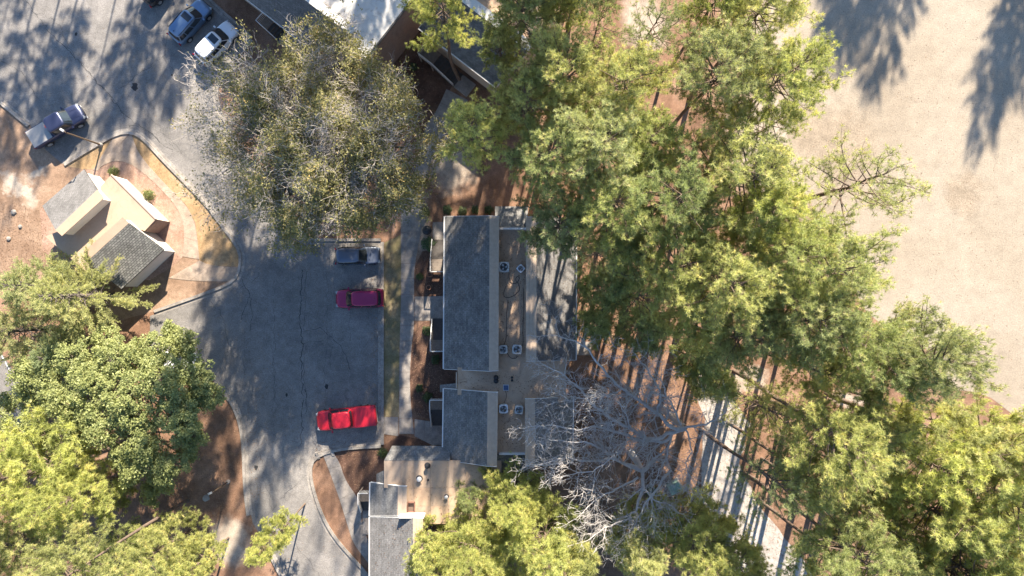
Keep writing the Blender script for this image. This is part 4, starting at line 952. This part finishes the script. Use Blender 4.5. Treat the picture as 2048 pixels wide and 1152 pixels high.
# lower right grove
place_pine(G(1487, 947), 26, 4.6, 'full5', 'g', LS, (0, 0), GS); place_pine(G(1637, 958), 25, 4.8, 'full1', 'y', LS, (0, 0), GS); place_pine(G(1403, 857), 22, 3.8, 'open1', 'd', 'sparse pine standing against the bare tree at path bend')
place_pine(G(1468, 742), 27, 4.0, 'full4', 'l', 'tall pine with long exposed trunk leaning toward the field', (.0, .06)); place_pine(G(1655, 975), 24, 4.2, 'full3', 'y', LS, (0, 0), GS)
pine(1800, 900, 115, 25, 'full0', 'y', LS, GS); pine(1900, 870, 110, 25, 'full6', 'l', LS, GS); pine(1970, 865, 85, 26, 'full2', 'l', LF, GF); pine(1960, 970, 125, 26, 'full4', 'y', LS, GS); pine(1850, 1000, 110, 25, 'full5', 'y', LS, GS)
pine(1690, 870, 95, 23, 'full2', 'l', LS, GS); pine(1720, 960, 80, 21, 'full2', 'y', LS, GS); pine(1590, 930, 75, 21, 'full4', 'g', LS, GS); pine(2040, 1060, 110, 26, 'full1', 'l', LS, GS); pine(1930, 1110, 110, 25, 'open1', 'g', LS, GS)
pine(1790, 1120, 85, 23, 'full3', 'g', LS, GS); pine(1660, 1120, 70, 20, 'full6', 'y', LS, GS); pine(1660, 1010, 60, 19, 'open2', 'd', LS, GS)
pine(1400, 1110, 90, 17, 'young2', 'y', 'bushy yellow green pine at the foot of the bare tree'); pine(1480, 1150, 80, 16, 'young0', 'y', 'bushy pine at the lower end of the sandy path'); pine(1270, 1130, 75, 15, 'young1', 'l', 'bushy pine between bare tree and yellow green pines')
# yellow green group by the panelled roof
pine(940, 1085, 84, 15, 'young0', 'y', LB, GB, zf=.6); pine(1040, 1015, 70, 14, 'young1', 'y', LB, GB, zf=.6); pine(1085, 1085, 88, 16, 'young2', 'y', LB, GB, zf=.6); pine(995, 1140, 95, 16, 'young1', 'y', LB, GB, zf=.6); pine(880, 1135, 65, 15, 'young2', 'y', LB, GB, zf=.6)
pine(1140, 1140, 90, 16, 'young0', 'l', LB, GB, zf=.6); pine(935, 985, 36, 9, 'young2', 'd', 'short dark pine close against the panelled flat roof', zf=.6); pine(850, 1085, 40, 13, 'young0', 'y', LB, GB, zf=.6)
# lower left
pine(70, 960, 110, 18, 'young1', 'y', 'broad yellow green pine beside magnolia and side street', zf=.6); pine(170, 985, 75, 16, 'young2', 'y', 'yellow green pine between magnolia and broad pine', zf=.6)
place_pine(G(376, 1001), 21, 3.6, 'full2', 'l', 'pine with long pale trunk leaning away from red straw'); pine(30, 1090, 90, 17, 'young0', 'l', 'pine behind the pale trunked pine by side street', zf=.6)
pine(545, 1075, 42, 13, 'young1', 'y', 'small pine crown over the asphalt edge by sandy patch', zf=.7); pine(395, 1130, 48, 11, 'young2', 'l', 'feathery young pine on the sandy patch', zf=.6); pine(320, 1110, 70, 13, 'young0', 'l', 'feathery young pine beside the pale blue car', zf=.6)
pine(245, 1120, 60, 13, 'young1', 'g', 'young green pine next to the pale blue car and trunk', zf=.6)
# trees standing north of the view whose shade falls into it
sx_, sy_ = math.sin(SUN_AZ), math.cos(SUN_AZ); ct_ = 1/math.tan(SUN_EL)
def shader(px, py, rpx, top, var, zt=0.0, tone='g'):
    zc = top*.76; q = P(px, py, zt); k = (zc-zt)*ct_
    x, y = q.x + sx_*k, q.y + sy_*k
    if y < 29 and abs(x) < 52: y = 29 + rpx/80
    place_pine((x, y), top, rpx/20.4, var, tone, 'tall pine beyond the lot, standing north of the buildings', (0, 0), 'tall pines north of the buildings')
SH = [(45,120,75,24,'full0'),(120,150,60,22,'full1'),(150,60,55,24,'full2'),(300,150,62,25,'full3'),(265,60,60,23,'full4'),(330,70,55,24,'open1'),(20,20,60,23,'open0'),(60,250,50,24,'open2'),(180,215,45,22,'open1'),(250,190,40,25,'open0'),
      (385,20,60,24,'full5'),(560,30,70,24,'full6'),(640,60,60,22,'open2'),(760,120,75,24,'full1'),(520,140,60,23,'open0'),(820,220,80,25,'full2'),(700,230,70,25,'full3'),(880,300,75,25,'full0'),(930,180,70,24,'full4'),
      (860,400,70,26,'full5'),(950,420,70,26,'full1'),(1720,-110,100,25,'full3'),(1800,-50,85,25,'full6'),(2010,60,70,25,'full4'),(2045,0,75,26,'full1'),(1720,-130,95,25,'full2'),(1000,330,60,25,'full6'),(2040,40,45,25,'open1'),
      (470,470,75,30,'full2'),(560,490,60,30,'full5'),(650,480,60,30,'full0'),(740,530,65,30,'full3'),(960,700,50,32,'open2',6),(940,500,60,30,'full2',5.5),(930,620,60,30,'open1',5.5),(940,970,55,35,'full2',5.6),(560,900,70,35,'full6'),(470,880,60,35,'full4'),(420,930,55,35,'full2'),(880,960,60,35,'full5',5.6),(800,930,60,35,'full1',5.6),(770,1010,50,35,'open0',5.6),(690,960,50,35,'open1'),(960,800,50,33,'full0',6),(1000,560,45,31,'full4',5.6)]
for a in SH: shader(*a)

# ------------------------------------------------------------------ branching broadleaf trees
def grow(rng, p, d, L, r, lvl, maxlvl, out, tips, kids, spread, upb, ratio=.62):
    n = 5; pts = [np.array(p, float)]; dd = np.array(d, float)
    for i in range(n-1):
        dd = unit(dd + rng.normal(0, .16 + .03*lvl, 3) + np.array([0, 0, upb*.10])); pts.append(pts[-1] + dd*L/(n-1))
    pts = np.array(pts); t = np.linspace(0, 1, n); r1 = r*.42 if lvl < maxlvl else r*.3
    out[min(lvl, 2)].append((pts, r + (r1-r)*t))
    if lvl >= maxlvl: tips.append((pts[-1], pts[2], dd)); return
    k = kids[lvl]
    for i in range(k):
        tt = 1.0 if i == 0 else rng.uniform(.25, .98); q = np.array([np.interp(tt, t, pts[:, c]) for c in range(3)]); loc = unit(pts[min(n-1, int(tt*(n-1))+1)] - pts[max(0, int(tt*(n-1))-1)])
        perp = unit(np.cross(loc, rng.normal(size=3))); a = (rng.uniform(.1, .35) if i == 0 else rng.uniform(.5, 1.05))*spread; nd = unit(loc*math.cos(a) + perp*math.sin(a))
        nd[2] = nd[2]*(.75 if lvl else 1); grow(rng, q, nd, L*ratio*rng.uniform(.7, 1.25), max(.015, (r + (r1-r)*tt)*(.85 if i == 0 else .68)), lvl+1, maxlvl, out, tips, kids, spread, upb, ratio)
def wood_mesh(name, out, mat, parent):
    Vs = []; Fs = []; b = 0
    for lv, sd_ in ((0, 9), (1, 6), (2, 3)):
        if out[lv]:
            v, f = tubes(out[lv], sd_); Vs.append(v); Fs.append(f + b); b += len(v)
    return fastmesh(name, np.concatenate(Vs), np.concatenate(Fs), mat, parent, None, True)
def bare_tree(label, base, fork, limbs, r0, mat, seed, kids=(4, 4, 3, 3), maxlvl=4, name='bare_tree', nk=(3, .75)):
    """trunk from base to fork (px, py, z); limbs end at given pixels and heights"""
    rng = np.random.default_rng(seed); b = P(*base); o = thing(name, label, 'tree', (b.x, b.y, 0)); out = [[], [], []]; tips = []
    f = np.array(P(*fork)) - np.array(b); t = np.linspace(0, 1, 6)[:, None]; tp = f*t + np.concatenate([np.zeros((1, 3)), rng.normal(0, .12, (4, 3)), np.zeros((1, 3))])
    out[0].append((tp, r0*(1.15-.4*t[:, 0])))
    for (lx, ly, lz, fr) in limbs:
        st_ = f*fr; e = np.array(P(lx, ly, lz)) - np.array(b); d = e - st_; L = np.linalg.norm(d); n = 7; tt = np.linspace(0, 1, n)
        pts = st_ + np.outer(tt, d) + np.concatenate([np.zeros((1, 3)), rng.normal(0, .06*L, (n-2, 3))*np.array([1, 1, .6]), np.zeros((1, 3))]); pts[:, 2] += np.sin(tt*np.pi)*L*.10
        rl = r0*.55*min(1, L/9+.3); rr = rl*(1-.75*tt); out[0].append((pts, rr))
        for i in range(int(nk[0] + L*nk[1])):
            q_ = rng.uniform(.22, 1.0) if i else 1.0; q = np.array([np.interp(q_, tt, pts[:, c]) for c in range(3)]); loc = unit(d); perp = unit(np.cross(loc, rng.normal(size=3))); a = rng.uniform(.45, 1.05) if i else .2
            nd = unit(loc*math.cos(a) + perp*math.sin(a) + np.array([0, 0, .12])); grow(rng, q, nd, (1.2 + 1.9*(1-q_*.6))*rng.uniform(.7, 1.2), max(.022, np.interp(q_, tt, rr)*.55), 1, maxlvl, out, tips, kids, 1.0, .3, .66)
    wood_mesh('trunk', out, mat, o)
    return o, tips
def limb_tree(label, base, r0, trunk, limbs, seed, mat):
    """bare tree whose main limbs follow the bends seen in the photograph; heights rise along each limb"""
    rng = np.random.default_rng(seed); b = np.array(P(*base)); o = thing('bare_tree', label, 'tree', tuple(b)); out = [[], [], []]; tips = []
    def path(pl, z0, z1):
        n = len(pl); return np.array([np.array(P(x, y, z0 + (z1-z0)*i/(n-1))) - b for i, (x, y) in enumerate(pl)])
    tp = np.array([np.array(P(*q)) - b for q in trunk]); tp = np.concatenate([[[0, 0, -.1]], tp]); out[0].append((tp, r0*np.linspace(1.2, .75, len(tp))))
    for pl, z0, z1, rr in limbs:
        pts = path(pl, z0, z1); n = len(pts)*3; t0 = np.linspace(0, 1, len(pts)); t1 = np.linspace(0, 1, n); pts = np.stack([np.interp(t1, t0, pts[:, k]) for k in range(3)], 1)
        pts[1:-1] = (pts[:-2] + pts[1:-1]*2 + pts[2:])/4; pts[1:] += rng.normal(0, .06, (n-1, 3)); rad = rr*(1-.82*t1); out[0].append((pts, rad)); L = np.linalg.norm(np.diff(pts, axis=0), axis=1).sum()
        for i in range(int(4 + L*1.7)):
            q_ = rng.uniform(.15, 1.0) if i else 1.0; q = np.array([np.interp(q_, t1, pts[:, c]) for c in range(3)]); k = min(n-2, int(q_*(n-1))); loc = unit(pts[k+1]-pts[k]); perp = unit(np.cross(loc, rng.normal(size=3))); a = rng.uniform(.5, 1.1) if i else .15
            nd = unit(loc*math.cos(a) + perp*math.sin(a) + np.array([0, 0, .1])); grow(rng, q, nd, rng.uniform(.9, 2.1)*(1.1-.35*q_), max(.024, np.interp(q_, t1, rad)*.5), 1, 4, out, tips, (5, 4, 3, 2), 1.1, .25, .66)
    wood_mesh('trunk', out, mat, o); return o
limb_tree('big bare pale branched tree reaching toward the pale shingle slope', (1322, 815), .34, [(1345,834,4), (1369,856,8)], [
    ([(1369,856),(1344,856),(1312,824),(1269,796),(1244,777),(1212,749),(1181,702),(1153,684),(1109,670)], 8, 12, .19), ([(1369,858),(1331,871),(1300,881),(1262,856),(1225,840),(1187,812),(1156,774),(1125,746),(1081,727)], 8, 11.5, .19),
    ([(1345,862),(1331,887),(1287,884),(1237,865),(1195,852),(1150,860),(1105,850),(1062,852)], 8, 11, .15), ([(1316,824),(1325,790),(1300,743),(1281,721),(1262,702)], 9, 12, .11), ([(1369,856),(1400,852),(1434,837),(1456,818)], 8, 12, .12),
    ([(1362,850),(1345,810),(1331,790),(1325,765),(1310,740)], 8.5, 12, .10), ([(1244,777),(1225,790),(1190,790),(1150,800),(1110,805)], 10, 12, .07), ([(1344,870),(1331,921),(1316,940),(1300,993)], 8, 11, .09), ([(1262,856),(1250,820),(1232,800),(1205,785)], 9.5, 12, .07), ([(1370,858),(1385,890),(1372,930),(1380,965)], 8, 11, .08)], 41, M['bark_pale'])
limb_tree('second bare pale tree with broken lit trunk above the utility box', (1262, 905), .30, [(1275,925,4), (1285,942,7)], [
    ([(1284,942),(1300,927),(1331,900)], 7, 9, .24), ([(1284,943),(1237,921),(1219,906),(1181,887),(1128,881),(1080,878)], 7, 10.5, .15), ([(1284,942),(1225,915),(1169,924),(1128,915),(1066,931)], 7, 10.5, .14), ([(1285,943),(1287,979),(1269,1023),(1257,1038),(1210,1055),(1180,1075)], 7, 10.5, .17),
    ([(1342,941),(1298,997),(1275,1038),(1257,1067),(1260,1090)], 8, 11, .12), ([(1275,955),(1240,975),(1196,997),(1152,1038)], 7.5, 10.5, .11), ([(1225,915),(1190,940),(1150,950),(1110,955)], 9, 11, .07), ([(1287,979),(1310,1000),(1340,1010),(1375,1040)], 8, 11, .09)], 42, M['bark_pale'])
# bushy oak: limbs, pale twigs and sparse olive leaves
def oak(label, base, fork, limbs, seed):
    o, tips = bare_tree(label, base, fork, limbs, .36, M['bark_oak'], seed, kids=(5, 5, 4, 3), maxlvl=4, name='oak_tree', nk=(5, 1.0))
    rng = np.random.default_rng(seed+1); E = np.array([t[0] for t in tips]); Mi = np.array([t[1] for t in tips])
    # leaf density varies over the crown: leafy clumps and bare patches
    g_ = np.sin(E[:, 0]*1.05+1.3)*np.cos(E[:, 1]*.95+.4)+.55*np.sin(E[:, 0]*2.3+E[:, 2]*1.7)*np.cos(E[:, 1]*2.1); c0 = np.array(P(400, 330, 9)) - np.array(P(*base))
    edge = np.clip((E[:, 0] - c0[0] - .8)/7.0, 0.16, 1); num = np.clip(rng.normal(8.5 + 12*g_, 3)*edge*np.clip(2.1-E[:, 2]/9.5, .45, 1.7), 0, 36).astype(int)
    idx = np.repeat(np.arange(len(E)), num); fr = rng.uniform(0, 1.1, (len(idx), 1)); pos = Mi[idx] + (E[idx]-Mi[idx])*fr + rng.normal(0, .17, (len(idx), 3))
    V, T = leaves(pos, .095, rng, 1.0); tn = np.clip(.42 + .18*np.repeat(g_[idx], 4) + np.repeat(rng.normal(0, .17, len(idx)), 4) + .35*np.repeat(rng.random(len(E)) < .10, num).repeat(4), 0, 1)
    c_ = fastmesh('crown', V, T, M['oak_leaf'], o, tn); c_.color = (1, 1, 1, 1); return o
oak('wide bushy oak with pale twigs and sparse olive leaves over lot', (655, 335), (640, 315, 5.5), [(440,175,10,.9),(430,250,10,1),(455,340,9,1),(470,400,9,.9),(520,140,12,1),(560,215,13,1),(600,110,12,1),(680,100,12,1),(640,240,14,1),(760,170,12,1),(800,230,12,1),(740,270,13,1),(820,300,11,1),(770,360,11,1),(690,380,11,1),(640,425,11,.95),(560,410,10,1),(540,330,12,1),(690,430,10,.9),(600,450,9,.9),(770,400,10,.9),(610,330,14,1),(500,260,12,1),(480,200,11,1)], 51)

# magnolia: dense glossy broad leaves on a rounded crown of many clumps
def clump_tree(name, label, base, clumps, trunk_top, leafn, lsize, mat, seed, r0=.25, bark='bark_dark', asp=.5, shell=.55):
    rng = np.random.default_rng(seed); b = np.array(P(*base)); o = thing(name, label, 'tree', tuple(b)); out = [[], [], []]; t = np.linspace(0, 1, 6)[:, None]
    top = np.array([0, 0, trunk_top]); out[0].append((top*t + np.concatenate([np.zeros((1, 3)), rng.normal(0, .08, (5, 3))]), r0*(1.1-.85*t[:, 0]))); pos = []; ow = []; tone = []
    for (cx, cy, cz, rad) in clumps:
        c0 = np.array(P(cx, cy, cz)) - b; s_ = np.array([0, 0, min(trunk_top, max(1.0, cz*.55))]); tt = np.linspace(0, 1, 5)[:, None]; mid = s_ + (c0-s_)*tt + np.sin(tt*np.pi)*rng.normal(0, .25, 3); out[1].append((mid, .07*(1.1-.9*tt[:, 0])))
        for s in range(int(13*rad*rad)+8):
            dv = unit(rng.normal(size=3)); dv[2] = abs(dv[2])*.9-.15; sc = c0 + dv*rad*rng.uniform(.45, 1.0)*np.array([1, 1, .75]); out[2].append((np.stack([c0, (c0+sc)/2+rng.normal(0, .08, 3), sc]), [.03, .02, .008])); n = max(6, int(leafn*rng.uniform(.5, 1.4)))
            q = unit(rng.normal(size=(n, 3)))*rng.uniform(.15, 1, (n, 1))**.6*rng.uniform(.32, .6); pos.append(sc + q*np.array([1, 1, .75])); ow.append(np.tile(dv*.35, (n, 1)) + q*.6); tone.append(np.clip(.45 + rng.normal(0, .12) + rng.normal(0, .17, n), 0, 1))
    pos = np.concatenate(pos); V, T = leaves(pos, lsize, rng, .9, np.concatenate(ow), asp); wood_mesh('trunk', out, M[bark], o); c_ = fastmesh('crown', V, T, mat, o, np.repeat(np.concatenate(tone), 4)); c_.color = (1, 1, 1, 1); return o
rg = np.random.default_rng(7); cl_ = []
for (x, y, zz, r) in [(250,800,9.5,2.0),(180,770,9,1.9),(320,760,9,1.9),(390,750,7.5,1.7),(420,790,6.5,1.3),(350,830,8.5,1.9),(270,880,8.5,1.9),(330,930,7,1.7),(200,850,9,1.8),(120,800,8,1.8),(70,850,7,1.4),(150,720,8,1.7),(230,720,8.5,1.8),(300,700,7.5,1.6),(370,690,6,1.3),(310,980,5.5,1.2),(90,760,7,1.3),(260,930,8,1.6),(380,870,6.5,1.4),(130,880,7.5,1.5),(345,665,5,1.0),(60,800,6,1.1)]: cl_ += [(x, y, zz, r*1.15), (x+rg.normal(0, 35), y+rg.normal(0, 35), zz*.85, r*.8)]
clump_tree('magnolia_tree', 'broad magnolia with dense glossy leaves between side street and lot', (330, 770), cl_, 7.5, 66, .105, M['magnolia'], 61, .28, asp=.55)
# cedar: upswept feathery sprays
def cedar(label, base, rad, top, seed, tone=(1, 1, 1)):
    rng = np.random.default_rng(seed); b = P(*base); o = thing('cedar_tree', label, 'tree', (b.x, b.y, 0)); out = [[], [], []]; out[0].append((np.array([[0,0,0],[.05,0,top*.5],[0,.05,top]]), [.26, .15, .03])); pos = []; dirs = []; tn = []
    for i in range(92):
        f = (i+rng.uniform(0, 1))/92; z = top*(.10+.88*f); az = i*2.399+rng.normal(0, .3); L = rad*(1-f)**.8*rng.uniform(.6, 1.15)+.4; h = np.array([math.cos(az), math.sin(az), 0]); sd_ = np.array([-h[1], h[0], 0]); t = np.linspace(0, 1, 6); el = .15+.5*f
        pts = np.array([0, 0, z]) + np.outer(t*L*math.cos(el), h); pts[:, 2] += t*L*math.sin(el)*.6 + t**2*L*.12; out[1].append((pts, .04*(1.1-t))); tb = rng.normal(0, .13)
        for s in range(int(L*11)+6):
            tt = rng.uniform(.25, 1.0)**.75; q = np.array([np.interp(tt, t, pts[:, k]) for k in range(3)]); a = rng.uniform(.3, .8)*rng.choice([-1, 1]); d = unit(h*math.cos(a)+sd_*math.sin(a)+np.array([0, 0, rng.uniform(.05, .6)])); l_ = rng.uniform(.3, .75)*(1.15-tt*.5); kk = max(3, int(l_/.075)); fr = np.linspace(.1, 1, kk)
            pos.append(q+np.outer(fr*l_, d)+rng.normal(0, .03, (kk, 3))); dirs.append(np.tile(d, (kk, 1))); tn.append(np.clip(.42+tb+rng.normal(0, .12)+.22*fr, 0, 1)); 
    pos = np.concatenate(pos); dirs = np.concatenate(dirs); tn = np.concatenate(tn); K = 4; V, T = blades(pos, dirs, K, .17, .035, .40, rng); wood_mesh('trunk', out, M['bark_dark'], o)
    c_ = fastmesh('crown', V, T, M['cedar'], o, np.repeat(tn, K*3)); c_.color = (*tone, 1); return o
cedar('wide feathery cedar overlapping the small utility building', (232, 590), 4.9, 11, 71, (1.1, 1.1, 1.0)); cedar('feathery cedar between the first cedar and side street', (110, 655), 4.4, 10.5, 72); cedar('feathery cedar with twiggy pale gaps beside the side street', (150, 572), 4.2, 9.5, 73, (.95, 1, 1)); cedar('dark low cedar behind the magnolia and the side street', (190, 700), 3.4, 8, 74, (.62, .72, .75))
# shrubs
def shrub(px, py, r, h, label, seed, n=520, tone=(1, 1, 1), z0=.008):
    rng = np.random.default_rng(seed); c = P(px, py, z0); o = thing('round_shrub', label, 'shrub', (c.x, c.y, z0)); out = [[], [], []]
    for k in range(7): d = unit(rng.normal(size=3)); d[2] = abs(d[2])+.4; e_ = d*np.array([r, r, h])*.7; out[2].append((np.stack([np.zeros(3), e_*.5+rng.normal(0, .03, 3), e_]), [.025, .016, .006]))
    q = unit(rng.normal(size=(n, 3))); q[:, 2] = np.abs(q[:, 2]); pos = q*rng.uniform(.55, 1.0, (n, 1))*np.array([r, r, h])*(1+.16*np.sin(q[:, :1]*7+seed)); pos[:, 2] += .05
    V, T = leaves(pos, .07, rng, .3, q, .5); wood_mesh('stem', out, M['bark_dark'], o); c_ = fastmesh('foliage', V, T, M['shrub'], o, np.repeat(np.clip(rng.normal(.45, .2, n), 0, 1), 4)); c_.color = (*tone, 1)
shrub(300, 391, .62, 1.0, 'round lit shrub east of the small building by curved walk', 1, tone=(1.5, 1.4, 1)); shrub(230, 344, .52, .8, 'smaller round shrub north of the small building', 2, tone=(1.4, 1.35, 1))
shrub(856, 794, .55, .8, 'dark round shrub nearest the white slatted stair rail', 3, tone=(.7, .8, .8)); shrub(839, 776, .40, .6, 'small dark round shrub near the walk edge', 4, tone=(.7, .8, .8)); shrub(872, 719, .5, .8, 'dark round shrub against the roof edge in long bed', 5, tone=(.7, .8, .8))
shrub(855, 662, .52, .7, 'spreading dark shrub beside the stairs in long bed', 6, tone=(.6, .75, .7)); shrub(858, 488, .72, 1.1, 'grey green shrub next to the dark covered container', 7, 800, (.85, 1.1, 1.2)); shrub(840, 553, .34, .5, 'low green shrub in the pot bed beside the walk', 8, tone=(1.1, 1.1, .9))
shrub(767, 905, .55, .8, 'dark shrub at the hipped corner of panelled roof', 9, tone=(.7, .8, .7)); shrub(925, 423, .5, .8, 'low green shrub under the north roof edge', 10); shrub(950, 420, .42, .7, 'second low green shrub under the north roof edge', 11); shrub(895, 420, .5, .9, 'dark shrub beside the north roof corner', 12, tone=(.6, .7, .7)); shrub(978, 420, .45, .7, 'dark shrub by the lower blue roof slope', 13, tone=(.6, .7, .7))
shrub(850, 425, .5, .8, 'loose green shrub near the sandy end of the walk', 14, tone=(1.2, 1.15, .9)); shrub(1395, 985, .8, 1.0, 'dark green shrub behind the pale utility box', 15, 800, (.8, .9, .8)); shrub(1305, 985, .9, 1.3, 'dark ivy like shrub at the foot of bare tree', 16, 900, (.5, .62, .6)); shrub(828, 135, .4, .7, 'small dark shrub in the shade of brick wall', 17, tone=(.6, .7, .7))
# fallen leaves and cones on the ground
rng = np.random.default_rng(99)
def litter(areas, n_per, label, z=.014):
    pos = []
    for poly, n in areas:
        xs2 = [p[0] for p in poly]; ys2 = [p[1] for p in poly]; q = np.stack([rng.uniform(min(xs2), max(xs2), n), rng.uniform(min(ys2), max(ys2), n)], 1); ins = np.zeros(n, bool); j = len(poly)-1
        for i in range(len(poly)):
            (xi, yi), (xj, yj) = poly[i], poly[j]; cnd = ((yi > q[:, 1]) != (yj > q[:, 1])) & (q[:, 0] < (xj-xi)*(q[:, 1]-yi)/((yj-yi) or 1e-9)+xi); ins ^= cnd; j = i
        q = q[ins]; pos.append(np.stack([(q[:, 0]-1024)/20.4, (576-q[:, 1])/20.4, np.full(len(q), z)], 1))
    pos = np.concatenate(pos); V, T = leaves(pos, .055, rng, 2.5, None, .6); o = fastmesh('leaf_litter', V, T, M['litter'], None, np.repeat(np.clip(rng.beta(1.6, 2.2, len(pos)), 0, 1), 4)); o['kind'] = 'stuff'; o.color = (1, 1, 1, 1); tag(o, label, 'leaf litter')
litter([([(1150,430),(1400,560),(1380,760),(1480,900),(1640,1120),(1150,1120),(1140,600)], 9000), ([(1400,700),(1800,760),(1800,1152),(1560,1120),(1480,900)], 6000), ([(360,830),(490,830),(490,1010),(400,1060),(330,1000)], 2600), ([(0,400),(90,420),(100,520),(0,560)], 1500), ([(822,650),(885,650),(885,830),(825,830)], 800), ([(690,900),(765,895),(740,1000),(712,985)], 500), ([(830,505),(885,505),(885,590),(830,590)], 300), ([(480,640),(640,500),(760,640),(740,1150),(520,1150)], 500), ([(100,0),(400,60),(380,240),(60,240)], 220), ([(1580,0),(2048,0),(2048,820),(1860,700),(1600,300)], 1500), ([(850,380),(1000,380),(1000,432),(850,432)], 500)], 0, 'scattered brown leaves and needles on the ground')
litter([([(735,490),(762,490),(762,880),(745,880)], 380), ([(492,800),(520,800),(525,1000),(496,1000)], 260), ([(615,905),(640,880),(760,872),(760,888),(640,900)], 200), ([(440,440),(500,330),(620,480),(500,500)], 260), ([(768,486),(800,486),(798,830),(768,830)], 420), ([(800,380),(845,380),(828,860),(800,860)], 220), ([(250,270),(420,410),(480,500),(470,560),(380,440)], 220)], 0, 'dead leaves blown along the kerbs and lawn strip')
def roof_litter(quad, n):
    q = [np.array(P(*c)) for c in quad]; u = rng.random((n, 1)); v_ = rng.random((n, 1))**.8; return (q[0]*(1-u)+q[1]*u)*(1-v_) + (q[3]*(1-u)+q[2]*u)*v_ + np.array([0, 0, .04])
ps = [roof_litter([(890,433,ZE),(888,738,ZE),(978,742,ZC),(979,432,ZC)], 260), roof_litter([(888,777,ZE),(886,919,ZE),(974,932,ZC),(975,784,ZC)], 150), roof_litter([(1151,720,ZE),(1152,436,ZE),(1073,434,ZC),(1073,722,ZC)], 380), roof_litter([(1144,925,ZE),(1146,794,ZE),(1070,798,ZC),(1070,932,ZC)], 200), roof_litter([(1000,465,ZF),(1050,465,ZF),(1050,715,ZF),(1000,715,ZF)], 520), roof_litter([(920,748,ZF),(1125,748,ZF),(1125,795,ZF),(920,775,ZF)], 260), roof_litter([(1000,800,ZF),(1045,800,ZF),(1045,900,ZF),(1000,900,ZF)], 200), roof_litter([(815,925,ZF),(995,925,ZF),(995,1040,ZF),(815,1028,ZF)], 160), roof_litter([(741,1040,ZE),(741,1150,ZE),(824,1150,ZC),(824,1040,ZC)], 120)]
pos = np.concatenate(ps); V, T = leaves(pos, .05, rng, 2.5, None, .5); o = fastmesh('leaf_litter', V, T, M['litter'], None, np.repeat(np.clip(rng.beta(1.4, 2.6, len(pos)), 0, 1), 4)); o['kind'] = 'stuff'; o.color = (.8, .8, .8, 1); tag(o, 'dead needles and leaves lying on the roofs', 'leaf litter')
